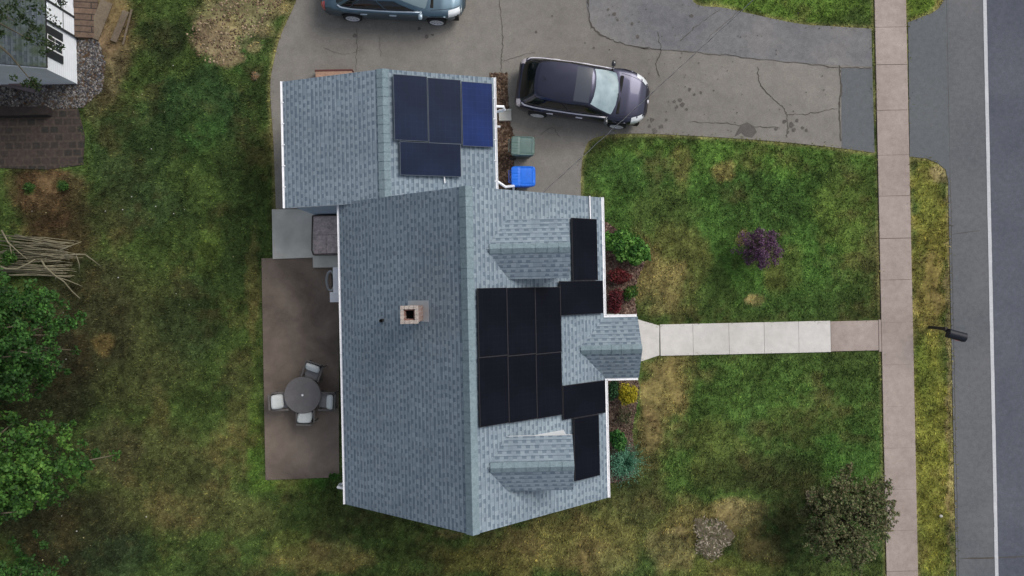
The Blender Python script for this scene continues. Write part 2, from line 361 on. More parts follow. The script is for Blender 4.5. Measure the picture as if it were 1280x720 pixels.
# lawn species, bare-earth and painted tree-shade patches measured on the photograph: (u, v, ru, rv, colour, strength)
YARD = (60, 76, 38)  # base lawn green, darkened to stand in for tree shade over the left yard
PATCH = [
 # rear (left) yard, its dark greens carry painted tree shade
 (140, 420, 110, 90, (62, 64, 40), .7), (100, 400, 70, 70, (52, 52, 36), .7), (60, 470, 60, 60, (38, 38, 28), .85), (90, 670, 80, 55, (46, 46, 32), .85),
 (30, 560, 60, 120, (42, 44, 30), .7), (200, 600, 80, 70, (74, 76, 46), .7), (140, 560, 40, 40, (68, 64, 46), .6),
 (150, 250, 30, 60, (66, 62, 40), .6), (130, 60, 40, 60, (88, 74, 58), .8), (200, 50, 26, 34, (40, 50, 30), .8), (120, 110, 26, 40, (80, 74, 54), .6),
 (250, 140, 60, 50, (40, 62, 36), .8), (250, 172, 34, 30, (58, 88, 42), .5), (260, 310, 16, 40, (72, 88, 40), .7), (250, 130, 24, 30, (58, 80, 44), .5),
 (190, 260, 40, 30, (46, 62, 38), .6), (240, 400, 40, 50, (48, 62, 38), .5), (160, 190, 50, 60, (40, 58, 34), .6), (130, 430, 14, 14, (104, 84, 50), .6),
 (300, 250, 26, 120, (44, 58, 32), .6), (310, 60, 30, 34, (52, 80, 38), .8), (320, 120, 20, 40, (42, 58, 30), .6),
 (316, 360, 9, 70, (92, 84, 50), .6), (304, 500, 20, 60, (104, 98, 60), .5), (290, 560, 26, 40, (90, 92, 52), .5),
 (318, 560, 10, 60, (74, 100, 42), .9), (355, 605, 40, 10, (76, 100, 42), .9), (400, 600, 12, 8, (60, 96, 40), .8), (320, 500, 6, 60, (80, 96, 44), .7),
 (260, 640, 90, 30, (84, 82, 50), .6), (400, 700, 70, 22, (112, 100, 62), .7), (360, 680, 30, 20, (98, 104, 54), .6), (140, 700, 50, 30, (44, 60, 40), .6),
 (450, 650, 70, 22, (56, 62, 34), .6), (540, 690, 60, 16, (52, 62, 32), .6), (560, 668, 20, 6, (110, 96, 66), .6), (610, 700, 70, 22, (88, 82, 44), .7),
 (720, 680, 90, 40, (104, 96, 56), .75), (700, 650, 40, 20, (72, 66, 40), .5), (790, 600, 30, 40, (62, 64, 38), .7), (820, 640, 60, 30, (96, 94, 54), .6),
 # bare earth by the driveway
 (285, 28, 46, 28, (122, 107, 84), .95), (265, 52, 32, 22, (116, 101, 80), .95), (330, 6, 34, 14, (122, 108, 80), .9), (285, 70, 20, 12, (112, 97, 76), .9), (318, 58, 10, 10, (120, 104, 80), .7),
 # upper right lawn
 (910, 280, 190, 110, (64, 92, 42), 1.0), (860, 190, 120, 22, (76, 104, 46), .8), (1000, 195, 100, 24, (76, 104, 46), .8), (800, 215, 60, 26, (62, 90, 44), .7),
 (1060, 270, 34, 60, (84, 100, 46), .7), (950, 250, 60, 34, (54, 78, 38), .6), (905, 215, 14, 12, (120, 104, 66), .7), (852, 210, 12, 30, (108, 98, 58), .5),
 (845, 330, 40, 50, (96, 92, 52), .7), (822, 350, 26, 40, (120, 104, 70), .65), (800, 330, 14, 50, (110, 98, 64), .5), (880, 360, 40, 30, (64, 78, 40), .5), (942, 376, 12, 6, (150, 122, 86), 1.0),
 (968, 345, 14, 30, (92, 92, 48), .6), (928, 298, 9, 11, (128, 112, 78), .8), (1000, 380, 60, 20, (56, 80, 38), .6), (985, 330, 30, 30, (80, 88, 44), .5), (830, 265, 40, 30, (78, 88, 48), .5),
 # lower right lawn, tree shade painted left of the sparse tree
 (930, 540, 200, 100, (66, 90, 42), 1.0), (980, 500, 60, 40, (66, 92, 42), .6), (826, 500, 24, 46, (118, 102, 66), .85), (810, 540, 16, 30, (112, 94, 64), .7), (850, 480, 20, 40, (100, 94, 54), .5),
 (890, 560, 36, 40, (92, 96, 48), .6), (930, 590, 80, 24, (56, 64, 34), .7), (1000, 560, 40, 40, (50, 72, 34), .7), (1060, 560, 40, 40, (58, 88, 40), .7), (1050, 590, 24, 20, (66, 98, 44), .6), (980, 600, 60, 30, (52, 58, 34), .6), (1000, 535, 60, 24, (78, 84, 44), .4),
 (800, 600, 26, 60, (60, 62, 38), .6), (880, 650, 50, 30, (108, 98, 60), .8), (925, 640, 34, 20, (120, 108, 74), .8), (950, 690, 36, 26, (104, 94, 60), .7),
 (1040, 660, 80, 50, (54, 70, 40), .6), (920, 710, 60, 12, (84, 98, 46), .7), (880, 710, 60, 20, (98, 98, 50), .5), (760, 700, 40, 20, (120, 104, 66), .5), (840, 690, 30, 30, (124, 108, 76), .6), (1040, 712, 60, 14, (76, 90, 48), .6),
 # verge
 (1165, 300, 28, 120, (112, 108, 52), 1.0), (1160, 240, 18, 50, (100, 106, 48), .7), (1166, 360, 22, 40, (128, 112, 66), .8), (1150, 330, 8, 30, (92, 102, 46), .5),
 (1165, 560, 30, 180, (106, 108, 48), 1.0), (1158, 480, 12, 50, (96, 104, 46), .6), (1187, 450, 4, 300, (132, 118, 86), .7), (1176, 215, 12, 12, (138, 124, 92), .8), (1150, 460, 10, 30, (84, 98, 42), .5),
 (1150, 8, 26, 14, (84, 104, 42), 1.0), (1174, 8, 8, 20, (112, 104, 60), .8), (980, 8, 110, 26, (80, 104, 44), 1.0),
 # around the shed
 (60, 235, 50, 26, (84, 66, 48), .95), (70, 260, 50, 22, (66, 54, 38), .8), (35, 234, 7, 7, (60, 84, 40), .9), (78, 232, 8, 7, (66, 90, 42), .9), (80, 300, 46, 40, (64, 48, 36), .8), (118, 30, 30, 50, (100, 82, 64), .8), (145, 20, 20, 40, (92, 78, 58), .8),
]
def lawn_colour(x, y):
    u, v = world_to_px(x, y)
    n1 = vnoise(x, y, .45, 1, 5, .6); n2 = vnoise(x, y, 1.3, 2, 4); n3 = vnoise(x, y, 5, 3, 3); n4 = vnoise(x, y, .9, 5, 5, .65)
    c = np.empty(x.shape+(3,)); 
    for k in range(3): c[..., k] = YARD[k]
    # wobble the patch outlines
    wu = u+(vnoise(x, y, 1.1, 8, 4, .6)-.5)*46; wv = v+(vnoise(x, y, 1.1, 9, 4, .6)-.5)*46
    su = u+(vnoise(x, y, 2.6, 10, 3, .6)-.5)*14; sv = v+(vnoise(x, y, 2.6, 11, 3, .6)-.5)*14
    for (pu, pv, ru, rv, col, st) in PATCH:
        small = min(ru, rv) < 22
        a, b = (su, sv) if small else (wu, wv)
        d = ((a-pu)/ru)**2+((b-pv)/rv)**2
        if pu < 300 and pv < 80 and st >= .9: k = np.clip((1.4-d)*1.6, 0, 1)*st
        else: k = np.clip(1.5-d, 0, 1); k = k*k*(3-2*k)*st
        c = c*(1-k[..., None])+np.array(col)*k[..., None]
    dry = np.clip((n4-.52)*5, 0, 1)*.55*(n2 > .3)
    lum = c.mean(-1, keepdims=True)
    c = c*(1-dry[..., None])+(np.array([1.28, 1.1, .72])*lum)*dry[..., None]
    grn = np.clip((n1-.56)*5, 0, 1)*.3
    c = c*(1-grn[..., None])+(np.array([.86, 1.16, .66])*lum)*grn[..., None]
    near = (abs(x) < 21) & (abs(y) < 14)
    if near.any():
        xn, yn = x[near], y[near]; d = np.full(xn.shape, 9.)
        for pl in (PP(drive_low), PP(drive_w), PP(drive_top), apron_poly):
            for (ax, ay), (bx, by) in zip(pl, pl[1:]):
                t = np.clip(((xn-ax)*(bx-ax)+(yn-ay)*(by-ay))/((bx-ax)**2+(by-ay)**2+1e-9), 0, 1)
                d = np.minimum(d, np.hypot(xn-ax-t*(bx-ax), yn-ay-t*(by-ay)))
        for X0 in (SX0, SX1, RX): d = np.minimum(d, abs(xn-X0)+.03)
        k = np.clip(1.15-d/(.05+.16*n2[near]), 0, 1)*.75
        cn = c[near]; c[near] = cn*(1-k[:, None])+np.array([134, 124, 84])*k[:, None]
    n6 = vnoise(x, y, 9, 12, 2); k = .72+.5*n2+.50*(n3-.5)+.45*(n6-.5)
    c = c*k[..., None]
    g_ = c.mean(-1, keepdims=True); c = g_+(c-g_)*.92; c = np.clip(c/255., 0, 1); return np.where(c <= .04045, c/12.92, ((c+.055)/1.055)**2.4)*KA*1.85*np.array([1.0, 1.0, .93])

# ------------------------------------------------------------------ outlines on the ground
def PP(lst, z=0.0): return [Pxy(u, v, z) for u, v in lst]
def curve_pts(lst, n=6):
    """Catmull-Rom through pixel points"""
    out = []
    for i in range(len(lst)-1):
        p0 = lst[max(i-1, 0)]; p1 = lst[i]; p2 = lst[i+1]; p3 = lst[min(i+2, len(lst)-1)]
        for k in range(n):
            t = k/n
            out.append(tuple(.5*((2*p1[j])+(-p0[j]+p2[j])*t+(2*p0[j]-5*p1[j]+4*p2[j]-p3[j])*t*t+(-p0[j]+3*p1[j]-3*p2[j]+p3[j])*t**3) for j in (0, 1)))
    out.append(lst[-1]); return out
drive_w = curve_pts([(420, -160), (392, -60), (371, 0), (352, 42), (343, 75), (338, 110), (342, 180), (345, 262)])
drive_low = curve_pts([(727, 262), (726, 225), (730, 190), (744, 172), (790, 167), (870, 170), (960, 176), (1040, 184), (1093, 191)])
drive_top = curve_pts([(1089, 36), (1040, 33), (1000, 30), (950, 20), (905, 10), (872, 6), (862, -10), (850, -60), (850, -160)])
drive_poly = PP(drive_w+[(440, 262)]+drive_low+drive_top)
apron_poly = PP([(1135, 28), (1150, 22), (1164, 17), (1174, 10), (1181, -2), (1186, -30), (1188, 240), (1182, 212), (1172, 204), (1158, 198), (1137, 196)])
patch_poly = PP(curve_pts([(728, -160), (731, -30), (734, 12), (738, 30), (752, 44), (775, 54), (810, 61), (860, 64), (920, 71), (1000, 79), (1090, 84)])+drive_top)
newer_poly = PP([(1051, 85), (1090, 86), (1093, 190), (1052, 185)])
SX0, SX1 = 12.81, 13.88
sidewalk_edges = [-170, -120, -70, -18, 34, 81, 138, 194, 245, 298, 350, 403, 456, 508, 560, 612, 663, 714, 766, 818, 870]
patio_poly = PP([(327, 323), (424, 319), (424, 598), (408, 597), (332, 600)])
pad_poly = PP([(341, 262), (396, 262), (393, 322), (342, 324)])
bed_up = PP(curve_pts([(740, 272), (758, 278), (782, 296), (808, 318), (798, 345), (793, 370), (792, 402), (740, 404)]))
bed_low = PP(curve_pts([(740, 470), (794, 474), (796, 505), (790, 540), (796, 580), (782, 600), (740, 606)]))
litter = PP([(612, 92), (634, 92), (636, 150), (644, 175), (640, 238), (612, 240)])
gravel_poly = PP([(96, 50), (122, 48), (132, 80), (128, 112), (104, 134), (60, 138), (-40, 132), (-40, 96), (96, 105)])
paver_poly = PP([(-60, 134), (98, 136), (106, 170), (104, 206), (60, 212), (-60, 208)])
flare_poly = PP([(794, 398), (803, 401), (824, 407), (824, 444), (803, 451), (794, 454)])
hs_poly = [(-4.6, 2.45), (2.85, 2.45), (2.85, -6.1), (-4.6, -6.1)]
gar_poly = [(-6.3, 6.1), (-.2, 6.1), (-.2, 2.4), (-6.3, 2.4)]
shed_poly = PP([(-60, -60), (97, -60), (97, 105), (-60, 105)])
def road_x(): return P(1187, 360).x
RX = 15.20
walk_y = (Pxy(900, 404)[1], Pxy(900, 443)[1])

def inpoly(x, y, poly):
    ins = np.zeros(x.shape, bool); n = len(poly)
    for i in range(n):
        x1, y1 = poly[i]; x2, y2 = poly[(i+1) % n]
        if y1 == y2: continue
        c = ((y1 > y) != (y2 > y)) & (x < (x2-x1)*(y-y1)/(y2-y1)+x1); ins ^= c
    return ins
earth_poly = PP(curve_pts([(232, 44), (250, 20), (290, -6), (350, -6), (338, 20), (300, 60), (284, 82), (250, 72), (232, 44)]))
def blocked(x, y):
    """True where no grass grows"""
    m = inpoly(x, y, drive_poly) | inpoly(x, y, apron_poly) | inpoly(x, y, patio_poly) | inpoly(x, y, pad_poly)
    m |= inpoly(x, y, gravel_poly) | inpoly(x, y, paver_poly) | inpoly(x, y, hs_poly) | inpoly(x, y, gar_poly) | inpoly(x, y, shed_poly)
    m |= (x > SX0) & (x < SX1) | (x > RX)
    m |= (y < walk_y[0]) & (y > walk_y[1]) & (x > 3.6) & (x < SX0) | inpoly(x, y, flare_poly)
    m |= inpoly(x, y, bed_up) | inpoly(x, y, bed_low) | inpoly(x, y, litter)
    return m

# ------------------------------------------------------------------ ground
def ground():
    d = .11
    xs = np.concatenate([[-400, -200, -100, -60, -40, -30, -25], np.arange(-21, 21, d), [22, 25, 30, 45, 80, 150, 300, 400]])
    ys = np.concatenate([[-400, -200, -100, -50, -30, -20, -16], np.arange(-13, 13, d), [14, 16, 20, 30, 50, 100, 200, 400]])
    X, Y = np.meshgrid(xs, ys, indexing='ij'); nx, ny = X.shape
    Z = (vnoise(X, Y, .5, 21, 3)-.5)*.02; Z = np.where((abs(X) > 20.9) | (abs(Y) > 12.9), 0, Z)-.012
    v = np.stack([X, Y, Z], -1).reshape(-1, 3)
    i = np.arange(nx-1)[:, None]*ny+np.arange(ny-1)[None, :]
    f = np.stack([i, i+ny, i+ny+1, i+1], -1).reshape(-1, 4)
    me = bpy.data.meshes.new('ground'); me.vertices.add(len(v)); me.vertices.foreach_set('co', v.ravel())
    me.loops.add(f.size); me.loops.foreach_set('vertex_index', f.ravel().astype(np.int32))
    me.polygons.add(len(f)); me.polygons.foreach_set('loop_start', np.arange(0, f.size, 4, dtype=np.int32))
    me.update(calc_edges=True)
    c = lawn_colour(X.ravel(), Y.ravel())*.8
    far = np.clip((np.maximum(abs(X.ravel())-19, (abs(Y.ravel())-11.2)*1.0))/1.6, 0, 1)[:, None]
    c = c*(1-far)+np.array([.042, .066, .018])*far
    a = me.color_attributes.new('Col', 'FLOAT_COLOR', 'POINT')
    a.data.foreach_set('color', np.concatenate([c, np.ones((len(c), 1))], 1).ravel().astype(np.float32))
    me.materials.append(M['lawn'])
    o = bpy.data.objects.new('lawn', me); COL.objects.link(o); struct(o)
ground()

def tris_mesh(name, V, Cc, mat, k=3):
    """V: (n,k,3) separate faces, Cc: (n,3) colours"""
    n = len(V); me = bpy.data.meshes.new(name); me.vertices.add(n*k); me.vertices.foreach_set('co', V.reshape(-1).astype(np.float32))
    me.loops.add(n*k); me.loops.foreach_set('vertex_index', np.arange(n*k, dtype=np.int32))
    me.polygons.add(n); me.polygons.foreach_set('loop_start', np.arange(0, n*k, k, dtype=np.int32)); me.update(calc_edges=True)
    a = me.color_attributes.new('Col', 'FLOAT_COLOR', 'POINT')
    cc = np.repeat(np.concatenate([Cc, np.ones((n, 1))], 1), k, axis=0)
    a.data.foreach_set('color', cc.ravel().astype(np.float32)); me.materials.append(mat)
    o = bpy.data.objects.new(name, me); COL.objects.link(o); LOC[o.name] = Matrix.Identity(4); return o

def grass():
    n = 330000
    x = rng.uniform(-18.5, 15.4, n); y = rng.uniform(-10.6, 10.6, n)
    # grass frays a few centimetres over the edges of the paving
    jt = .03+.06*vnoise(x, y, 2.5, 14, 2); jx = x+rng.normal(0, 1, n)*jt; jy = y+rng.normal(0, 1, n)*jt
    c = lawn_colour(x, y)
    bare = (c[:, 0] > c[:, 1]*1.2) & (c[:, 0] > .14)
    keep = ~blocked(jx, jy) & ~(bare & (rng.random(n) < .9)) & ~(inpoly(jx, jy, earth_poly) & (vnoise(x, y, 2.2, 15, 3) < .60)) & (rng.random(n) < .55+.6*vnoise(x, y, 1.6, 4, 3))
    x, y, c = x[keep], y[keep], c[keep]; n = len(x)
    a = rng.uniform(0, 2*np.pi, n); L = rng.uniform(.05, .12, n); wd = rng.uniform(.012, .026, n); tilt = rng.uniform(.25, 1.2, n)
    hx, hy = np.cos(a), np.sin(a); H = L*np.cos(tilt); D = L*np.sin(tilt)
    z0 = np.full(n, -.012)
    b1 = np.stack([x-hy*wd, y+hx*wd, z0], -1); b2 = np.stack([x+hy*wd, y-hx*wd, z0], -1)
    t = np.stack([x+hx*D, y+hy*D, z0+H], -1)
    k = rng.uniform(.75, 1.6, n)[:, None]; warm = rng.random(n) < .12
    c = c*k; c[warm] = c[warm]*np.array([1.5, 1.32, 1.05])
    o = tris_mesh('grass', np.stack([b1, b2, t], 1), np.clip(c, 0, .6), M['grassb']); tag(o, 'patchy green and yellowing grass of the yard and verge', 'grass', kind='stuff')
grass()

# ------------------------------------------------------------------ paving
def ribbon(mb, pts, wd, z, mi):
    p = [Vector((a, b, 0)) for a, b in pts]; L = []; Rr = []
    for i, q in enumerate(p):
        t = (p[min(i+1, len(p)-1)]-p[max(i-1, 0)]).normalized(); nn = Vector((-t.y, t.x, 0))
        ww = wd*(.5+random.random()) * (.35 if i in (0, len(p)-1) else 1)
        L.append(q+nn*ww/2); Rr.append(q-nn*ww/2)
    for i in range(len(p)-1):
        mb.add([(Rr[i].x, Rr[i].y, z), (Rr[i+1].x, Rr[i+1].y, z), (L[i+1].x, L[i+1].y, z), (L[i].x, L[i].y, z)], [[0, 1, 2, 3]], mi)
def crackline(pts, jit=1.6, n=7):
    q = curve_pts(pts, n); return PP([(u+random.gauss(0, jit)*.5, v+random.gauss(0, jit)*.5) for u, v in q])
def blob(mb, u, v, r, z, mi):
    q = P(u, v); n = 9; r = r/37.; ph = random.random()*6
    pts = [(q.x+math.cos(2*math.pi*k/n+ph)*r*random.uniform(.55, 1.2), q.y+math.sin(2*math.pi*k/n+ph)*r*random.uniform(.55, 1.2)) for k in range(n)]
    mb.poly(pts, z, mi)
mb = MB(); mb.slab(drive_poly, -.08, .012, 0)
mb.poly(patch_poly[::-1], .016, 1) if sum(a[0]*b[1]-b[0]*a[1] for a, b in zip(patch_poly, patch_poly[1:]+patch_poly[:1])) < 0 else mb.poly(patch_poly, .016, 1)
mb.poly(newer_poly[::-1], .016, 4)
for pts, wd in [([(735, -20), (736, 14), (739, 31), (752, 44), (775, 54), (812, 61)], .07), ([(800, 60), (860, 65), (920, 71), (985, 78), (1048, 84), (1090, 85)], .035),
                ([(625, 0), (627, 30), (628, 60), (626, 80), (629, 105), (627, 130)], .035), ([(629, 76), (650, 70), (668, 66)], .02),
                ([(947, 84), (950, 105), (965, 122), (980, 136), (984, 150), (984, 172)], .04), ([(984, 143), (1010, 142), (1046, 136)], .03),
                ([(1049, 82), (1051, 110), (1049, 140), (1051, 178)], .07), ([(860, 152), (900, 154), (940, 158), (975, 160)], .03),
                ([(822, 40), (826, 62), (820, 80), (824, 96)], .04), ([(700, 172), (690, 160), (676, 168)], .02),
                ([(446, 36), (446, 60), (444, 90)], .025), ([(474, 46), (476, 72)], .015), ([(405, 60), (430, 68), (452, 62)], .012),
                ([(900, 12), (880, 26), (862, 40), (850, 52)], .035), ([(925, 12), (905, 30), (882, 50)], .02)]:
    ribbon(mb, crackline(pts, 1.2, 9), wd*.6, .021, 2)
for u, v, r in [(850, 125, 3), (853, 131, 3.4), (846, 134, 2.4), (858, 137, 2), (843, 127, 2), (862, 112, 2.2), (868, 118, 1.8), (876, 116, 2), (980, 152, 3), (989, 156, 3.6), (996, 151, 2.4), (992, 162, 2.8), (970, 161, 2.4), (1003, 160, 2), (1008, 163, 2), (985, 165, 2),
                (768, 18, 3), (772, 25, 2), (790, 30, 2), (797, 46, 2.5), (760, 12, 2), (444, 45, 3), (533, 46, 3), (524, 36, 2.4), (541, 44, 2), (815, 150, 3), (826, 158, 3), (818, 164, 3.4), (833, 150, 2), (812, 158, 2.4), (864, 20, 3), (742, 60, 1.6), (670, 40, 1.5), (690, 20, 1.5)]:
    blob(mb, u, v, r, .024+random.random()*.002, 3)
for k in range(90):
    u = random.uniform(730, 1040); v = random.uniform(5, 165)
    blob(mb, u, v, random.uniform(.5, 1.1), .0275+k*2e-5, 3)
mb.poly(PP([(926, 156), (934, 153), (942, 158), (946, 165), (940, 172), (931, 170), (927, 166), (918, 171), (922, 163)])[::-1], .0225, 3)
drv = struct(mb.build('driveway', [M['drive'], M['drive2'], M['crack'], M['stain'], M['apron']]))
mb = MB(); mb.slab(apron_poly, -.08, .010, 0); struct(mb.build('driveway_apron', M['apron']))
# sidewalk slabs with open joints
mb = MB()
ed = [Pxy(1115, v)[1] for v in sidewalk_edges]
for a, b in zip(ed, ed[1:]):
    dz = random.uniform(0, .006); j = random.choice((.001, .0025, .007))
    mb.box((SX0, b+j, -.1), (SX1, a-j, .03+dz))
mb.box((SX0, ed[-1]-60, -.1), (SX1, ed[-1]-.03, .03)); mb.box((SX0, ed[0]+.03, -.1), (SX1, ed[0]+60, .03))
mb.box((SX0-.012, -70, -.1), (SX1+.012, 70, .004), 1)
sw = struct(mb.build('sidewalk', [M['sidewalk'], M['soil']], bevel=.006))
mb = MB()
jx = [Pxy(u, 424)[0] for u in (825, 866, 911, 955, 998, 1038)]
for a, b in zip(jx, jx[1:]): mb.box((a+.0035, walk_y[1], -.1), (b-.0035, walk_y[0], .035+random.uniform(0, .004)), 0)
fl = flare_poly[:]; mb.slab([(x, y) for x, y in fl], -.1, .034, 0)
xa = jx[-1]
mb.box((xa+.008, walk_y[1]+.02, -.1), (xa+1.62, walk_y[0]-.02, .033), 1); mb.box((xa+1.64, walk_y[1]-.03, -.1), (SX0-.01, walk_y[0]-.0, .030), 1)
mb.box((jx[0]+.02, walk_y[1]+.03, -.1), (SX0-.02, walk_y[0]-.04, .006), 2)
struct(mb.build('front_walk', [M['walk'], M['sidewalk'], M['pad']], bevel=.005))
mb = MB(); mb.slab(patio_poly, -.1, .03); struct(mb.build('patio', M['patio'], bevel=.01))
mb = MB(); mb.slab(pad_poly, -.1, .12); struct(mb.build('concrete_pad', M['pad'], bevel=.012))
for nm, pl in (('flower_bed', bed_up), ('flower_bed', bed_low)):
    mb = MB(); mb.slab(pl, -.08, .018); struct(mb.build(nm, M['mulch']))
mb = MB(); mb.slab(litter, -.08, .026); struct(mb.build('leaf_litter_bed', M['soil']))
mb = MB(); mb.slab(paver_poly, -.08, .02); struct(mb.build('paver_terrace', M['paver']))
# road: shoulder strip, travelled lanes, edge line, far side
mb = MB(); mb.box((RX, -300, -.1), (26, 300, .006), 0)
mb.box((16.64, -300, -.05), (24.6, 300, .010), 1)
# tar seam and crossing crack
rp = [(RX+.02+random.uniform(-.03, .04), y, 0) for y in np.arange(-30, 30, .35)]
ribbon(mb, [(15.27+random.gauss(0, .006), y) for y in np.arange(-20, 20, .3)], .014, .0105, 2)
yc = Pxy(1240, 697)[1]; ribbon(mb, [(x, yc+.008*math.sin(x*3)) for x in np.arange(Pxy(1200, 697)[0], 20, .2)], .035, .0135, 2)
ribbon(mb, PP([(1190, 293), (1204, 291), (1225, 288)]), .02, .0105, 2)
struct(mb.build('road', [M['shoulder'], M['road'], M['crack']]))
mb = MB()
xs0 = 16.575
ys = np.arange(-60, 60, .5)
for a in ys:
    mb.add([(xs0-.06+random.gauss(0, .003), a, .0145), (xs0+.06+random.gauss(0, .003), a, .0145), (xs0+.06, a+.5, .0145), (xs0-.06, a+.5, .0145)], [[0, 1, 2, 3]])
struct(mb.build('road_edge_line', M['paint']))

# gravel stones round the shed
def pebbles(name, poly, n, r0, r1, cols, z=.02, label=None, cat=None):
    xs_ = [p[0] for p in poly]; ys_ = [p[1] for p in poly]; x = rng.uniform(max(min(xs_), -18), max(xs_), n); y = rng.uniform(min(ys_), max(ys_), n)
    k = inpoly(x, y, poly); x, y = x[k], y[k]; n = len(x); r = rng.uniform(r0, r1, n)
    base = np.array([(1, 0, 0), (.3, .95, 0), (-.8, .6, 0), (-.8, -.6, 0), (.3, -.95, 0), (0, 0, .55)])
    V = []; C = []
    cl = np.array(cols)[rng.integers(0, len(cols), n)]*rng.uniform(.7, 1.3, n)[:, None]
    ang = rng.uniform(0, 6.28, n)
    for i in range(n):
        ca, sa = math.cos(ang[i]), math.sin(ang[i]); q = base*r[i]*rng.uniform(.75, 1.25, (6, 1)); q = np.stack([q[:, 0]*ca-q[:, 1]*sa, q[:, 0]*sa+q[:, 1]*ca, q[:, 2]], -1)+(x[i], y[i], z)
        for a in range(5): V.append([q[a], q[(a+1) % 5], q[5]]); C.append(cl[i])
    o = tris_mesh(name, np.array(V), np.array(C), M['stone']); tag(o, label, cat, kind='stuff')
mb = MB(); mb.slab(gravel_poly, -.06, .012); struct(mb.build('gravel_bed', M['soil']))
pebbles('gravel', gravel_poly, 7500, .02, .052, [S(108, 106, 106), S(82, 82, 86), S(134, 130, 126), S(94, 84, 74), S(66, 64, 66)], .012, 'loose grey gravel around the corner of the white shed', 'gravel')
pebbles('mulch_chips', bed_up, 2600, .02, .05, [S(106, 84, 76), S(78, 60, 54), S(130, 110, 98)], .02, 'reddish mulch chips of the bed above the entrance porch', 'mulch')
pebbles('mulch_chips', bed_low, 2600, .02, .05, [S(96, 80, 70), S(70, 56, 48), S(120, 104, 90)], .02, 'brown mulch chips of the bed below the entrance porch', 'mulch')
pebbles('dead_leaves', litter, 1300, .03, .06, [S(104, 84, 70), S(78, 62, 52), S(128, 108, 90)], .026, 'fallen brown leaves in the strip beside the garage gutter', 'leaf litter')
earth_poly = PP(curve_pts([(232, 44), (250, 20), (290, -6), (350, -6), (338, 20), (300, 60), (284, 82), (250, 72), (232, 44)]))
pebbles('bare_earth_clods', earth_poly, 900, .015, .05, [S(128, 108, 86), S(96, 80, 62), S(160, 142, 116)], -.004, 'crumbly bare earth patch between lawn and driveway', 'earth')

# ------------------------------------------------------------------ the house
XL, XR, YN, YS, ZE, ZR = -4.79, 3.046, 2.578, -6.251, 3.4, 6.694
XM = (XL+XR)/2; TM = (ZR-ZE)/(XR-XM)
GL, GR, GN, GS, GZE, GZR = -6.477, -.0445, 6.268, 2.50, 3.0, 4.202
GM = (GL+GR)/2; TG = (GZR-GZE)/(GR-GM)
def roofpt(u, v, off=0., g=False):
    z = 5.
    for _ in range(40):
        p = P(u, v, z); z = (GZR-abs(p.x-GM)*TG if g else ZR-abs(p.x-XM)*TM)+off
    return P(u, v, z)
house = thing('house', (XM, (YN+YS)/2, 0), 0, 'grey-shingled house with attached garage, brick chimney and solar panels, between patio and front lawn', 'house')

def gable_slab(mb, c, hw, a0, a1, zr, t, th=.12, axis='y', mi=0, zmin=None):
    prof = [(c-hw, zr-hw*t), (c, zr), (c+hw, zr-hw*t), (c+hw, zr-hw*t-th), (c, zr-th), (c-hw, zr-hw*t-th)]
    def q(h, z, a): return (h, a, z) if axis == 'y' else (a, h, z)
    A = [q(h, z, a0) for h, z in prof]; B = [q(h, z, a1) for h, z in prof]
    fs = [[0, 1, 7, 6], [1, 2, 8, 7], [2, 3, 9, 8], [3, 4, 10, 9], [4, 5, 11, 10], [5, 0, 6, 11], [5, 4, 1, 0], [4, 3, 2, 1], [6, 7, 10, 11], [7, 8, 9, 10]]
    if axis == 'y': fs = [f[::-1] for f in fs]
    # orientation fixed afterwards by normals_out
    mb.add(A+B, fs, mi)
def normals_out(o):
    bm = bmesh.new(); bm.from_mesh(o.data); bmesh.ops.recalc_face_normals(bm, faces=bm.faces); bm.to_mesh(o.data); bm.free()
def uvslope(o):
    me = o.data; L = me.uv_layers.get('UVMap') or me.uv_layers.new(name='UVMap')
    for p in me.polygons:
        n = p.normal; ua = Vector((0, 0, 1)).cross(n); ua = ua.normalized() if ua.length > .05 else Vector((0, 1, 0)); va = n.cross(ua)
        for li in p.loop_indices:
            c = me.vertices[me.loops[li].vertex_index].co; L.data[li].uv = (c.dot(ua), c.dot(va))
def penta(mb, x0, x1, y0, y1, xm, zr, t, axis='y'):
    """wall volume whose top follows the underside of a gable roof"""
    pr = [(x0, 0.0), (x1, 0.0), (x1, zr-(x1-xm)*t), (xm, zr), (x0, zr-(xm-x0)*t)]
    def q(h, z, a): return (h, a, z) if axis == 'y' else (a, h, z)
    vs = [q(h, z, y0) for h, z in pr]+[q(h, z, y1) for h, z in pr]
    mb.add(vs, [[0, 1, 2, 3, 4], [9, 8, 7, 6, 5], [0, 5, 6, 1], [1, 6, 7, 2], [2, 7, 8, 3], [3, 8, 9, 4], [4, 9, 5, 0]])

# walls
mb = MB(); penta(mb, XL+.38, XR-.38, YS+.18, YN-.16, XM, ZR-.125, TM); o = mb.build('wall', M['siding'], house); normals_out(o)
mb = MB(); penta(mb, GL+.3, GR-.3, 2.54, GN-.15, GM, GZR-.125, TG); o = mb.build('garage_wall', M['siding'], house); normals_out(o)
mb = MB(); mb.box((XL+.36, YS+.16, -.1), (XR-.36, YN-.14, .42)); mb.build('foundation', M['found'], house)
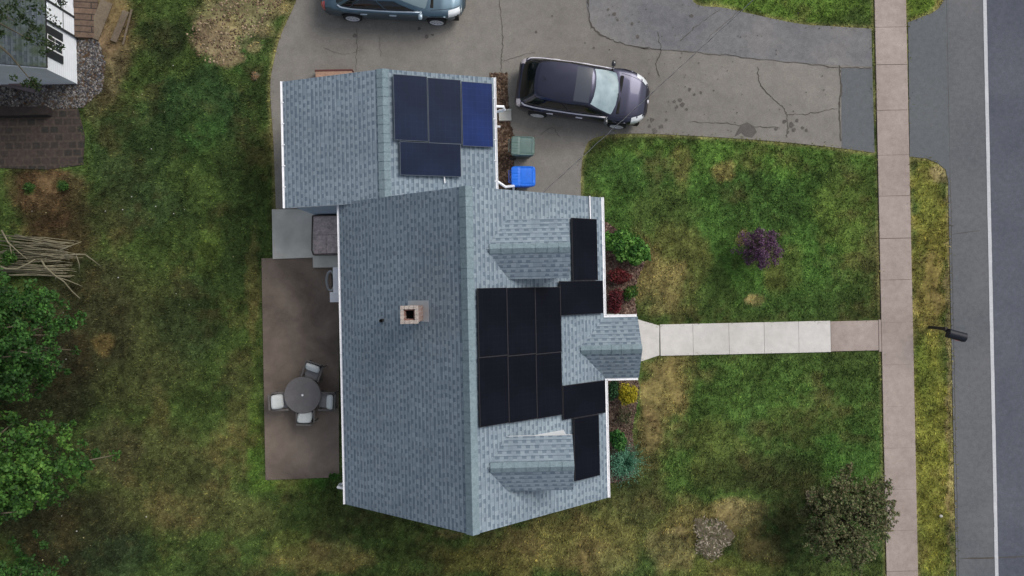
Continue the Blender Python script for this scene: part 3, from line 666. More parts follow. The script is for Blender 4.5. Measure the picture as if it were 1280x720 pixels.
# main and garage roofs
EW = .07
def roof(name, c, hw, a0, a1, zr, t, axis='y', parent=house, th=.12, mats=None):
    mb = MB(); gable_slab(mb, c, hw, a0, a1, zr, t, th, axis); o = mb.build(name, mats or [M['shingle'], M['trim']], parent); normals_out(o); uvslope(o)
    for p in o.data.polygons:
        if p.normal.z < .2: p.material_index = 1
    return o
rf = roof('roof', XM, XR-XM-EW, YS, YN, ZR, TM)
gf = roof('garage_roof', GM, GR-GM-EW, GS+.0, GN, GZR, TG)
def ridge_cap(name, a, b, w_, t, parent, axis='y', step=.26, mat=None):
    """overlapping cap shingles along a ridge"""
    mb = MB(); n = max(2, int((Vector(b)-Vector(a)).length/step)); a = Vector(a); b = Vector(b); dz = .022
    for i in range(n):
        p = a.lerp(b, i/n); q = a.lerp(b, (i+1.12)/n) if i < n-1 else b
        h = random.uniform(.012, .016); j = random.uniform(-.006, .006)
        for s in (-1, 1):
            d = Vector((s*(w_+j), 0, -(w_+j)*t)) if axis == 'y' else Vector((0, s*(w_+j), -(w_+j)*t))
            up1 = Vector((0, 0, dz+h*0)); up2 = Vector((0, 0, dz+h))
            vs = [p+up2, q+up1, q+up1+d, p+up2+d, p-Vector((0, 0, .03)), q-Vector((0, 0, .03)), q+d-Vector((0, 0, .03)), p+d-Vector((0, 0, .03))]
            fs = [[0, 1, 2, 3], [3, 2, 6, 7], [0, 3, 7, 4], [1, 5, 6, 2]]
            mb.add(vs, fs if (s > 0) == (axis == 'y') else [f[::-1] for f in fs])
    o = mb.build(name, mat or M['ridge'], parent); return o
ridge_cap('ridge_cap', (XM, YS-.01, ZR), (XM, YN+.01, ZR), .17, TM, rf)
ridge_cap('ridge_cap', (GM, 2.60, GZR), (GM, GN+.01, GZR), .17, TG, gf)
# dormers
def dormer(uA, vA, uF, vF, vE, side_label=None):
    ap = roofpt(uA, vA); zd = ap.z                    # where its ridge runs into the main roof
    fr = P(uF, vF, zd); yr = (ap.y+fr.y)/2+.0
    hw = abs(P(uF-10, vE, zd-.55).y-yr); t = .62
    fx = fr.x
    dr = thing  # (keeps naming short)
    mb = MB(); x0 = ap.x; x1 = fx-.12; zr = zd-.10; w2 = hw-.1
    ze_ = zr-w2*t; zb = ZR-(x1-XM)*TM
    pr = [(yr-w2, zb-.3), (yr+w2, zb-.3), (yr+w2, ze_), (yr, zr), (yr-w2, ze_)]
    vs = [(x0, a, z) for a, z in pr]+[(x1, a, z) for a, z in pr]
    mb.add(vs, [[0, 1, 2, 3, 4], [9, 8, 7, 6, 5], [0, 5, 6, 1], [1, 6, 7, 2], [2, 7, 8, 3], [3, 8, 9, 4], [4, 9, 5, 0]])
    d = mb.build('dormer', M['trim'], house); normals_out(d)
    # roof with slab ends running into the main roof
    r = roof('dormer_roof', yr, hw, x0+.02, fx, zd, t, 'x', d, .09)
    # a window in the gable front
    mb = MB(); zc = (zb+ze_)/2+.12
    mb.box((x1, yr-.36, zc-.42), (x1+.03, yr+.36, zc+.42), 0); mb.box((x1+.03, yr-.3, zc-.36), (x1+.036, yr+.3, zc-.02), 1); mb.box((x1+.03, yr-.3, zc+.02), (x1+.036, yr+.3, zc+.36), 1)
    mb.build('window', [M['white'], M['win']], d)
    # short cap along the dormer's own ridge
    ridge_cap('dormer_ridge_cap', (ap.x+.1, yr, zd+.0), (fx, yr, zd), .13, t, d, 'x', .28)
    return d
M['win'] = glassy('window_glass', (.03, .04, .05), .05)
dormer(607, 311, 713, 309, 273)
dormer(608, 583, 718, 585, 543)

# entrance porch
pap = roofpt(724, 437); PZ = pap.z
pf = P(803, 437, PZ); PY = (pap.y+pf.y)/2; PX = pf.x
pe = P(799, 393, ZE); PHW = abs(pe.y-PY); PT = (PZ-ZE)/PHW
pr_ = roof('porch_roof', PY, PHW-.06, pap.x+.02, PX, PZ, PT, 'x', house, .1)
ridge_cap('ridge_cap', (pap.x+.05, PY, PZ), (PX, PY, PZ), .13, PT, pr_, 'x', .28)
mb = MB(); zz = PZ-.102
mb.add([(XR-.4, PY-PHW+.14, ZE-.1), (XR-.4, PY+PHW-.14, ZE-.1), (XR-.4, PY, zz), (PX-.1, PY-PHW+.14, ZE-.1), (PX-.1, PY+PHW-.14, ZE-.1), (PX-.1, PY, zz)],
       [[0, 2, 1], [3, 4, 5], [0, 1, 4, 3], [1, 2, 5, 4], [2, 0, 3, 5]]); o = mb.build('porch_gable', M['trim'], house); normals_out(o)
mb = MB()
for s in (-1, 1):
    yy = PY+s*(PHW-.22)
    m2 = MB(); m2.box((PX-.28, yy-.07, .42), (PX-.14, yy+.07, ZE-.1)); m2.box((PX-.3, yy-.09, .40), (PX-.12, yy+.09, .55)); m2.build('porch_post', M['trim'], house, bevel=.008)
mb = MB(); mb.box((XR-.4, PY-PHW+.08, -.1), (PX-.1, PY+PHW-.08, .40)); mb.box((PX-.1, PY-.8, -.1), (PX+.02, PY+.8, .2)); mb.build('porch_floor', M['pad'], house)
dx = XR-.378
mb = MB(); mb.box((dx, PY-.55, .42), (dx+.04, PY+.55, 2.6), 0); mb.box((dx+.04, PY-.46, .44), (dx+.07, PY+.46, 2.5), 1)
for a, b in ((.7, 1.3), (1.5, 2.3)):
    for s in (-1, 1): mb.box((dx+.07, PY+s*.24-.15, a), (dx+.08, PY+s*.24+.15, b), 1)
dd = mb.build('front_door', [M['white'], plain('dark_red_door', (.16, .03, .03), .4)], house)
mb = MB(); mb.lathe([(.0, 0), (.03, .01), (.03, .04), (.0, .05)], 12, 0, Matrix.Translation((dx+.08, PY+.38, 1.45)) @ Matrix.Rotation(math.pi/2, 4, 'Y')); mb.build('door_handle', M['metalgrey'], dd)
def window(face, c, z, wd, ht, sx=1):
    """face: ('x', X, sign) or ('y', Y, sign)"""
    ax, pos, sg = face; wb = MB()
    def bx(a0, a1, z0, z1, d0, d1, mi=0):
        if ax == 'x': wb.box((min(pos+sg*d0, pos+sg*d1), a0, z0), (max(pos+sg*d0, pos+sg*d1), a1, z1), mi)
        else: wb.box((a0, min(pos+sg*d0, pos+sg*d1), z0), (a1, max(pos+sg*d0, pos+sg*d1), z1), mi)
    f = .07
    bx(c-wd/2-f, c+wd/2+f, z-ht/2-f, z-ht/2, 0, .05); bx(c-wd/2-f, c+wd/2+f, z+ht/2, z+ht/2+f, 0, .05)
    bx(c-wd/2-f, c-wd/2, z-ht/2, z+ht/2, 0, .05); bx(c+wd/2, c+wd/2+f, z-ht/2, z+ht/2, 0, .05); bx(c-wd/2, c+wd/2, z-.02, z+.02, 0, .04)
    wo = wb.build('window', M['white'], house)
    wb = MB()
    def bx2(): pass
    if ax == 'x': wb.box((min(pos, pos+sg*.02), c-wd/2, z-ht/2), (max(pos, pos+sg*.02), c+wd/2, z+ht/2))
    else: wb.box((c-wd/2, min(pos, pos+sg*.02), z-ht/2), (c+wd/2, max(pos, pos+sg*.02), z+ht/2))
    wb.build('pane', M['win'], wo)
for y in (-4.9, -3.7, 1.2, .1): window(('x', XR-.38, 1), y, 2.1, .85, 1.3)
for y in (-5.0, -2.2): window(('x', XL+.38, -1), y, 2.1, .9, 1.2)
for x in (-3, 1.2): window(('y', YS+.18, -1), x, 2.1, .85, 1.3)
window(('y', YS+.18, -1), XM, 4.6, .8, 1.1)
# garage overhead door faces the driveway (east side of the garage)
mb = MB(); gx = GR-.3
for k in range(4): mb.box((gx, 3.2, .02+k*.54), (gx+.05, 5.7, .54+k*.54))
mb.build('garage_door', M['white'], house, bevel=.01)
mb = MB(); y0 = YN-.3
# rear door by the stoop
mb = MB(); mb.box((XL+.34, .9, .75), (XL+.38, 1.85, 2.8), 0); mb.box((XL+.33, 1.0, 1.6), (XL+.34, 1.75, 2.65), 1); mb.build('rear_door', [M['white'], M['win']], house)

# gutters: open K-profile troughs
def gutter(p0, p1, out, parent=house, wd=.12):
    p0 = Vector(p0); p1 = Vector(p1); o_ = Vector(out); up = Vector((0, 0, 1))
    prof = [(0, .03), (0, -.1), (wd*.7, -.1), (wd, -.03), (wd, .03), (wd-.022, .03), (wd-.03, .012), (.03, .008), (.012, .03)]
    A = [p0+o_*a+up*b for a, b in prof]; B = [p1+o_*a+up*b for a, b in prof]; n = len(prof)
    mb = MB(); mb.add(A+B, [[i, (i+1) % n, n+(i+1) % n, n+i] for i in range(n)]+[list(range(n)), list(range(2*n-1, n-1, -1))])
    # brackets across the trough
    L = (p1-p0).length; d = (p1-p0).normalized(); k = int(L/.6)
    for i in range(1, k):
        c = p0+d*(L*i/k); a = c-d*.015+o_*.0+up*.031; b = c+d*.015+o_*wd+up*.038
        x0, x1 = sorted((a.x, b.x)); yy0, yy1 = sorted((a.y, b.y)); mb.box((x0, yy0, a.z), (x1, yy1, b.z))
    o = mb.build('gutter', M['white'], parent); normals_out(o); return o
gutter((XL+.13, YS-.01, ZE+.0), (XL+.13, YN+.01, ZE), (-1, 0, 0), rf, .13)
gutter((XR-.12, PY+PHW-.02, ZE), (XR-.12, YN+.01, ZE), (1, 0, 0), rf, .13)
gutter((XR-.12, YS-.01, ZE), (XR-.12, PY-PHW+.02, ZE), (1, 0, 0), rf, .13)
gutter((GL+.12, GS-.0, GZE), (GL+.12, GN+.01, GZE), (-1, 0, 0), gf, .12)
gutter((GR-.12, GS+.06, GZE), (GR-.12, GN+.01, GZE), (1, 0, 0), gf, .12)
gutter((XR-.12, PY+PHW-.12, ZE+.0), (PX-.02, PY+PHW-.12, ZE), (0, 1, 0), pr_, .13)
gutter((XR-.12, PY-PHW+.12, ZE+.0), (PX-.02, PY-PHW+.12, ZE), (0, -1, 0), pr_, .13)
def downspout(pts): 
    mb = MB(); mb.tube(pts, .042, 6); mb.build('downspout', M['white'], house)
q = P(406, 604, 2.6); downspout([(XL+.06, q.y, ZE-.08), (XL-.2, q.y, ZE-.25), (XL-.22, q.y, ZE-.6), (XL+.3, q.y, 2.3), (XL+.3, q.y, .1)])
q = P(622, 133, 2.9); downspout([(GR-.06, q.y, GZE-.08), (GR+.2, q.y, 2.86), (GR+.24, q.y-.04, 2.6), (GR-.22, q.y-.04, 2.1), (GR-.24, q.y-.04, .15), (GR+.1, q.y-.04, .06)])
mb = MB(); qq = P(631, 141, .3); mb.box((qq.x-.2, qq.y-.22, 0.03), (qq.x+.22, qq.y+.16, .1)); mb.box((qq.x-.2, qq.y-.22, .1), (qq.x+.22, qq.y-.17, .16)); mb.box((qq.x-.2, qq.y+.11, .1), (qq.x+.22, qq.y+.16, .16))
tag(mb.build('splash_block', M['pad'], bevel=.01), 'small concrete splash block under the garage downspout near the rear of the dark car', 'splash block')
q = P(622, 232, 2.9); downspout([(GR-.06, q.y+.15, GZE-.08), (GR+.22, q.y-.02, 2.7), (GR+.5, q.y+.22, 1.0), (GR+.5, q.y+.22, .1)])

# chimney
cp = roofpt(513, 396); ctop = P(512, 394, 0)
CZ = 7.15; cc = P(511.5, 393.5, CZ); cx, cy = cc.x, cc.y
ch = MB(); hw = .195
zb = ZR-abs(cx-XM)*TM-.35
for (x0, x1, y0, y1) in ((cx-hw, cx+hw, cy-hw, cy-hw+.09), (cx-hw, cx+hw, cy+hw-.09, cy+hw), (cx-hw, cx-hw+.09, cy-hw+.09, cy+hw-.09), (cx+hw-.09, cx+hw, cy-hw+.09, cy+hw-.09)):
    ch.box((x0, y0, zb), (x1, y1, CZ-.07))
chim = ch.build('chimney', M['chimbrick'], house)
me = chim.data; L = me.uv_layers.new(name='UVMap')
for p in me.polygons:
    for li in p.loop_indices:
        c = me.vertices[me.loops[li].vertex_index].co; L.data[li].uv = ((c.x if abs(p.normal.y) > .5 else c.y), c.z)
M['chimbrick'].node_tree.nodes['Brick Texture']
for l in list(M['chimbrick'].node_tree.links):
    if l.from_node.bl_idname == 'ShaderNodeTexCoord':
        ts = l.to_socket; M['chimbrick'].node_tree.links.remove(l)
        uvn = M['chimbrick'].node_tree.nodes.new('ShaderNodeUVMap'); M['chimbrick'].node_tree.links.new(uvn.outputs[0], ts)
cr = MB(); h2 = hw+.03
n4 = 4
for k in range(n4):      # top course of pale bricks, four to a side
    a = -h2+2*h2*k/n4; b = a+2*h2/n4-.016
    for (x0, x1, y0, y1) in ((a, b, -h2, -h2+.09), (a, b, h2-.09, h2)):
        cr.box((cx+x0, cy+y0, CZ-.07), (cx+x1, cy+y1, CZ+random.uniform(-.004, .006)))
    if k in (1, 2):
        cr.box((cx-h2, cy+a+.0, CZ-.07), (cx-h2+.09, cy+b, CZ)); cr.box((cx+h2-.09, cy+a, CZ-.07), (cx+h2, cy+b, CZ))
cr.box((cx-h2+.006, cy-h2+.006, CZ-.075), (cx-h2+.085, cy+h2-.006, CZ-.012), 1); cr.box((cx+h2-.085, cy-h2+.006, CZ-.075), (cx+h2-.006, cy+h2-.006, CZ-.012), 1)
cr.box((cx-h2+.085, cy-h2+.006, CZ-.075), (cx+h2-.085, cy-h2+.085, CZ-.012), 1); cr.box((cx-h2+.085, cy+h2-.085, CZ-.075), (cx+h2-.085, cy+h2-.006, CZ-.012), 1)
cr.build('chimney_crown', [M['crown'], M['chimbrick']], chim, bevel=.004)
fl_ = MB(); fl_.box((cx-.105, cy-.105, CZ-1.0), (cx+.105, cy+.105, CZ-.35)); fl_.build('flue', M['black'], chim)
fl_ = MB()
def rz(x, o=.0): return ZR-abs(x-XM)*TM+o
a, b = cx-hw-.05, cx+hw+.17
for (y0, y1) in ((cy-hw-.05, cy+hw+.13),):
    fl_.add([(a, y0, rz(a, .012)), (b, y0, rz(b, .012)), (b, y1, rz(b, .012)), (a, y1, rz(a, .012)), (a, y0, rz(a, -.02)), (b, y0, rz(b, -.02)), (b, y1, rz(b, -.02)), (a, y1, rz(a, -.02))],
            [[0, 1, 2, 3], [0, 4, 5, 1], [1, 5, 6, 2], [2, 6, 7, 3], [3, 7, 4, 0]])
fl_.build('flashing', M['flashing'], chim)
# vent pipes
def vent(u, v, h, r, mat, g=False):
    q = roofpt(u, v, h, g); zb = q.z-h
    mb = MB(); mb.lathe([(r, zb-.1), (r, zb+h), (r*.75, zb+h), (r*.75, zb+h-.08)], 16, 0, Matrix.Translation((q.x, q.y, 0)))
    o = mb.build('vent_pipe', mat, gf if g else rf, smooth=False)
    sl_ = TG if g else TM; s = 1 if q.x > (GM if g else XM) else -1
    mb = MB(); a, b = q.x-.15, q.x+.15
    f = lambda x: ((GZR-abs(x-GM)*TG) if g else (ZR-abs(x-XM)*TM))
    mb.add([(a, q.y-.13, f(a)+.008), (b, q.y-.13, f(b)+.008), (b, q.y+.13, f(b)+.008), (a, q.y+.13, f(a)+.008)], [[0, 1, 2, 3]])
    return o
vent(476, 401, .28, .05, M['black'])
# white conduits on the roof
def conduit(p, q, r=.022):
    mb = MB(); mb.tube([p, q], r, 8); mb.build('conduit', M['white'], rf)
conduit(roofpt(737, 245, .05), roofpt(738, 275, .05)); conduit(roofpt(555, 219, .05, True), roofpt(556, 229, .05, True), .02)

# ------------------------------------------------------------------ solar panels, each its own object
def solar(corners, label, g=False, nav=None, group='solar panels on the main roof', cols=(6, 10)):
    """corners: pixel corners top-left, top-right, bottom-right, bottom-left"""
    q = [roofpt(u, v, .13, g) for u, v in corners]
    t = TG if g else TM; pitch = math.atan(t); cs = math.cos(pitch)
    x0 = (q[0].x+q[3].x)/2; x1 = (q[1].x+q[2].x)/2; y1 = (q[0].y+q[1].y)/2; y0 = (q[2].y+q[3].y)/2
    lx = (x1-x0)/cs-.004; ly = y1-y0-.004; c = Vector(((x0+x1)/2, (y0+y1)/2, 0)); c.z = (GZR-(c.x-GM)*TG if g else ZR-(c.x-XM)*TM)+.13
    th = thing('solar_panel', c, (0, pitch, 0), label, 'solar panel', group)
    hx, hy, f = lx/2, ly/2, .010
    mb = MB()
    for a, b in (((-hx, -hy, -.04), (-hx+f, hy, .002)), ((hx-f, -hy, -.04), (hx, hy, .002)), ((-hx+f, -hy, -.04), (hx-f, -hy+f, .002)), ((-hx+f, hy-f, -.04), (hx-f, hy, .002))): mb.box(a, b)
    mb.build('frame', M['framegrey'] if nav else M['frame'], th, world=False)
    mb = MB(); mb.box((-hx+f, -hy+f, -.03), (hx-f, hy-f, -.003)); o = mb.build('cell_sheet', {None: M['pv'], 1: M['pvn'], 2: M['pvb']}[nav], th, world=False)
    L = o.data.uv_layers.new(name='UVMap')
    for p in o.data.polygons:
        for li in p.loop_indices:
            c = o.data.vertices[o.data.loops[li].vertex_index].co
            uu, vv = (c.x+hx)/lx, (c.y+hy)/ly
            L.data[li].uv = (uu, vv) if lx < ly else (vv, uu)
    for s in (-.5, .5):
        mb = MB()
        if lx < ly: mb.box((-hx+.03, s*hy-.02, -.11), (hx-.03, s*hy+.02, -.041))
        else: mb.box((s*hx-.02, -hy+.03, -.11), (s*hx+.02, hy-.03, -.041))
        mb.build('mounting_rail', M['frame'], th, world=False)
    print('PANEL', round(lx, 2), round(ly, 2), label[:40])
colsT = [597, 633.5, 669, 701]; rowsL = 447; rowsR = 442
bot = [534, 529, 523.5, 518.5]; botx = [600, 636.5, 671.5, 703.5]; midx = [598.5, 635, 670.3, 702]; mid = [446.5, 444.5, 442.5, 440]; top = [360, 359.5, 359, 358.5]
nm = ['nearest the ridge', 'in the middle column', 'in the column nearest the porch']
for i in range(3):
    solar([(colsT[i], top[i]), (colsT[i+1], top[i+1]), (midx[i+1], mid[i+1]), (midx[i], mid[i])], f'black solar panel {nm[i]} of the big block, upper of two')
    solar([(midx[i], mid[i]), (midx[i+1], mid[i+1]), (botx[i+1], bot[i+1]), (botx[i], bot[i])], f'black solar panel {nm[i]} of the big block, lower of two')
solar([(700, 351), (754, 351), (754, 393), (700, 393.5)], 'black solar panel lying crosswise just above the porch roof')
solar([(715, 273), (746, 273), (747.5, 350.5), (716, 350.5)], 'upright black solar panel below the upper dormer, beside the gutter')
solar([(704, 481), (757, 476), (757, 517), (704, 524)], 'black solar panel lying crosswise just below the porch roof')
solar([(717, 524), (748.5, 517), (750, 595), (719, 601)], 'upright black solar panel below the lower dormer, beside the gutter')
G2 = 'solar panels on the garage roof'
solar([(492, 92), (534.5, 96), (535, 178), (492.5, 174)], 'dark navy solar panel at the garage ridge, top left of its block', True, 1, G2)
solar([(535, 96), (576.5, 101), (577, 181), (535.5, 178)], 'dark navy solar panel in the middle of the top row on the garage', True, 1, G2)
solar([(577.5, 102), (616, 104), (616, 184), (577.5, 182.5)], 'bright blue solar panel beside the white garage gutter', True, 2, G2)
solar([(500, 174.5), (576.5, 182), (576, 221), (500, 219)], 'dark navy solar panel lying crosswise at the bottom of the garage block', True, 1, G2)

# ------------------------------------------------------------------ rear stoop, cabinet, small things by the rear wall
q0 = P(391, 269, .6); q1 = P(424, 318, .6)
st = thing('stoop', ((q0.x+q1.x)/2, (q0.y+q1.y)/2, 0), 0, 'pinkish plank stoop with one pale step, between grey concrete pad and rear wall', 'stoop')
mb = MB(); mb.box((q0.x, q1.y, .54), (XL+.37, q0.y, .60)); mb.build('landing', M['deckpink'], st, bevel=.008)
mb = MB(); mb.box((q0.x+.05, q1.y+.03, 0), (XL+.36, q0.y-.05, .54)); mb.build('skirt', M['found'], st)
q2 = P(391, 334.5, .35); q3 = P(391, 318, .35)
mb = MB(); mb.box((q2.x, q2.y, 0), (XL+.37, q1.y-.01, .34)); mb.build('step', M['pad'], st, bevel=.012)
mb = MB()
for yy in (q0.y-.03, (q0.y+q1.y)/2): pass
mb.tube([(q0.x-.0, q0.y-.02, .63), (q0.x-.03, (q0.y+q1.y)/2, .63), (q0.x-.05, q1.y+.15, .62), (q0.x, q1.y, .62)], .022, 6); mb.tube([(q0.x, q0.y-.02, .63), (XL+.3, q0.y-.02, .63)], .022, 6)
mb.tube([(q0.x, q1.y+.02, .62), (XL+.36, q1.y+.02, .62)], .014, 6)
mb.build('edge_rail', plain('brown_edge_rail', S(74, 64, 60), .7), st, smooth=True)
a = P(417, 335, 1.9); b = P(424, 366, 1.9)
mb = MB(); mb.box((a.x, b.y, .03), (XL+.37, a.y, 1.9)); mb.box((a.x-.02, b.y-.02, 1.9), (XL+.375, a.y+.02, 1.94))
cab = mb.build('utility_cabinet', M['white'], bevel=.01); tag(cab, 'narrow tall white utility cabinet against the rear wall beside the pale step', 'cabinet')
a = P(413, 365, 1.0); b = P(424, 377, 1.0)
mb = MB(); mb.box((a.x, b.y, .03), (XL+.37, a.y, 1.0)); mb.box((a.x-.015, b.y-.015, 1.0), (XL+.375, a.y-.001, 1.03))
tag(mb.build('white_box', M['white'], bevel=.01), 'short white box against the rear wall, end of the tall white cabinet', 'box')
c = P(413, 351, .5); hr = thing('hose_reel', (c.x, c.y, .03), 0, 'grey garden hose wound on an oval rack beside the white cabinet', 'hose reel')
for k in range(6):
    mb = MB(); pts = [(c.x+(.10+.018*(k % 3))*math.cos(t_)*1.1, c.y+(.30+.018*(k % 3))*math.sin(t_), .42+.035*(k//3)+.01*k) for t_ in np.linspace(0, 2*math.pi, 28)]
    mb.tube(pts, .014, 6); mb.build('hose_coil', M['metalgrey'], hr, smooth=True) if k < 6 else 0
mb = MB(); mb.box((c.x-.05, c.y-.2, .03), (c.x+.05, c.y+.2, .08)); mb.tube([(c.x, c.y-.2, .06), (c.x, c.y-.2, .42)], .015); mb.tube([(c.x, c.y+.2, .06), (c.x, c.y+.2, .42)], .015); mb.build('rack', M['frame'], hr)
a = P(417.5, 398, .9); b = P(421, 420, .9)
mb = MB(); mb.add([(a.x, b.y, .03), (a.x+.05, b.y, .03), (XL+.34, b.y, 1.2), (XL+.29, b.y, 1.2), (a.x, a.y, .03), (a.x+.05, a.y, .03), (XL+.34, a.y, 1.2), (XL+.29, a.y, 1.2)], [[0, 1, 2, 3], [7, 6, 5, 4], [0, 4, 5, 1], [1, 5, 6, 2], [2, 6, 7, 3], [3, 7, 4, 0]])
o = mb.build('leaning_board', M['wood']); normals_out(o); tag(o, 'thin brownish board leaning on the rear wall, just below the white box', 'board')
# board frame behind the garage's north wall
a = P(394, 89, .35); b = P(440, 103, .35); sb = thing('raised_step', ((a.x+b.x)/2, (a.y+b.y)/2, 0), 0, 'low tan step with a dark red edge against the top garage wall', 'step')
mb = MB(); mb.box((a.x, GN-.3, .0), (b.x, a.y, .33)); mb.build('block', grainy('tan_concrete', S(172, 140, 120), S(160, 128, 108), S(184, 152, 132)), sb, bevel=.01)
mb = MB(); mb.box((a.x-.02, a.y+.002, .0), (b.x+.02, a.y+.05, .35)); mb.build('edge_board', plain('red_brown_edge', S(96, 52, 46), .7), sb)

# ------------------------------------------------------------------ patio table and chairs
rattan = grainy('grey_rattan', (.15, .138, .13), (.12, .11, .105), (.19, .175, .165), 4, 40, 90, amt=1)
cush = grainy('grey_seat_cushion', S(152, 150, 152), S(142, 140, 142), S(162, 160, 162), 2, 12, 60, amt=.4)
pill = grainy('pale_pillow_fabric', S(222, 226, 224), S(212, 217, 214), S(230, 232, 230), 2, 10, 60, amt=.35)
ttop = grainy('grey_table_top', S(122, 119, 119), S(113, 110, 111), S(131, 127, 126), 2, 9, 60, amt=.5)
tc_ = P(378, 494, .74)
tb = thing('patio_table', (tc_.x, tc_.y, .03), 0, 'round dark grey patio table with small centre hole, four chairs around it', 'table')
mb = MB(); mb.lathe([(.02, .66), (.56, .66), (.595, .672), (.60, .69), (.595, .708), (.58, .714), (.035, .708), (.034, .69), (.02, .69)], 56); mb.build('table_top', ttop, tb, world=False, smooth=False)
mb = MB(); mb.lathe([(.012, .700), (.034, .704), (.036, .720), (.022, .724), (.012, .722)], 16); mb.build('centre_ring', M['white'], tb, world=False)
for k in range(4):
    q = math.pi/4+k*math.pi/2; mb = MB(); mb.tube([(.16*math.cos(q), .16*math.sin(q), .66), (.24*math.cos(q), .24*math.sin(q), .35), (.40*math.cos(q), .40*math.sin(q), 0)], .018, 8); mb.build('leg', M['frame'], tb, world=False)
def cushion(mb, x0, x1, y0, y1, z0, z1, mat=None, n=8, puff=1):
    """soft pillow: superellipse-ish bulge"""
    rows = []
    for side in (1, -1):
        R_ = []
        for i in range(n+1):
            r_ = []
            for j in range(n+1):
                a = i/n*2-1; b = j/n*2-1; e = (max(0, 1-abs(a)**4)*max(0, 1-abs(b)**4))**.5
                k = 1-.06*abs(a)**3*abs(b)**3*2
                p = Vector((x0+(x1-x0)*(a*k+1)/2, y0+(y1-y0)*(b*k+1)/2, (z0+z1)/2+side*(z1-z0)/2*(.25+.75*e)))
                r_.append(mat @ p if mat else p)
            R_.append(r_)
        rows.append(R_)
    mb.grid(rows[0]); o = len(mb.v); mb.grid([r[::-1] for r in rows[1]])
    # rim
    m = n+1; top = lambda i, j: i*m+j
    base = o-m*m
    def bot(i, j): return o+i*m+(m-1-j)
    ring = [(i, 0) for i in range(m)]+[(n, j) for j in range(1, m)]+[(i, n) for i in range(n-1, -1, -1)]+[(0, j) for j in range(n-1, 0, -1)]
    for k in range(len(ring)):
        a, b = ring[k], ring[(k+1) % len(ring)]
        mb.f.append([base+top(*a), bot(*a), bot(*b), base+top(*b)]); mb.mi.append(0)
def make_chair(loc, rz, label, pl=.43):
    """front faces +x; back rest at -x"""
    t = thing('patio_chair', loc, rz, label, 'chair', 'chairs around the patio table')
    mb = MB(); mb.box((-.26, -.24, .30), (.27, .24, .36)); mb.build('seat', rattan, t, world=False, bevel=.015)
    mb = MB(); cushion(mb, -.24, .27, -.235, .235, .36, .50); o = mb.build('seat_cushion', cush, t, world=False, smooth=True); normals_out(o)
    tl = Matrix.Translation((-.2, 0, .44)) @ Matrix.Rotation(R(-76), 4, 'Y')
    mb = MB(); mb.box((0, -.255, -.02), (.50, .255, .025), 0, Matrix.Translation((-.27, 0, .34)) @ Matrix.Rotation(R(-99), 4, 'Y')); mb.build('backrest', rattan, t, world=False, bevel=.015)
    mb = MB(); cushion(mb, 0, pl, -.235, .235, -.06, .09, Matrix.Translation((-.285, 0, .80)) @ Matrix.Rotation(R(38), 4, 'Y')); o = mb.build('pillow', pill, t, world=False, smooth=True); normals_out(o)
    for s in (-1, 1):
        mb = MB(); mb.box((-.30, s*.285-.03, .60), (.24, s*.285+.03, .635)); mb.build('armrest', rattan, t, world=False, bevel=.012)
        for x in (.2, -.27):
            mb = MB(); mb.tube([(x, s*.27, 0), (x, s*.285, .60)], .02, 8); mb.build('leg', rattan, t, world=False)
    return t
def dirang(u0, v0, u1, v1): 
    a, b = P(u0, v0), P(u1, v1); return math.atan2(b.y-a.y, b.x-a.x)
def chair_at(u, v, tu, tv, label, pl=.43):
    p = P(u, v, .5); make_chair((p.x, p.y, .03), dirang(u, v, tu, tv), label, pl)
chair_at(391, 465, 383, 488, 'patio chair pulled out askew above the round table, white pillow and grey seat', .26)
chair_at(408, 501, 380, 500, 'patio chair with long grey seat between the round table and the house wall', .26)
chair_at(353, 501, 372, 500, 'patio chair on the lawn side of the round table, only its white pillow showing')
chair_at(383, 516, 383, 500, 'patio chair tucked under the lower edge of the round table, arms showing')

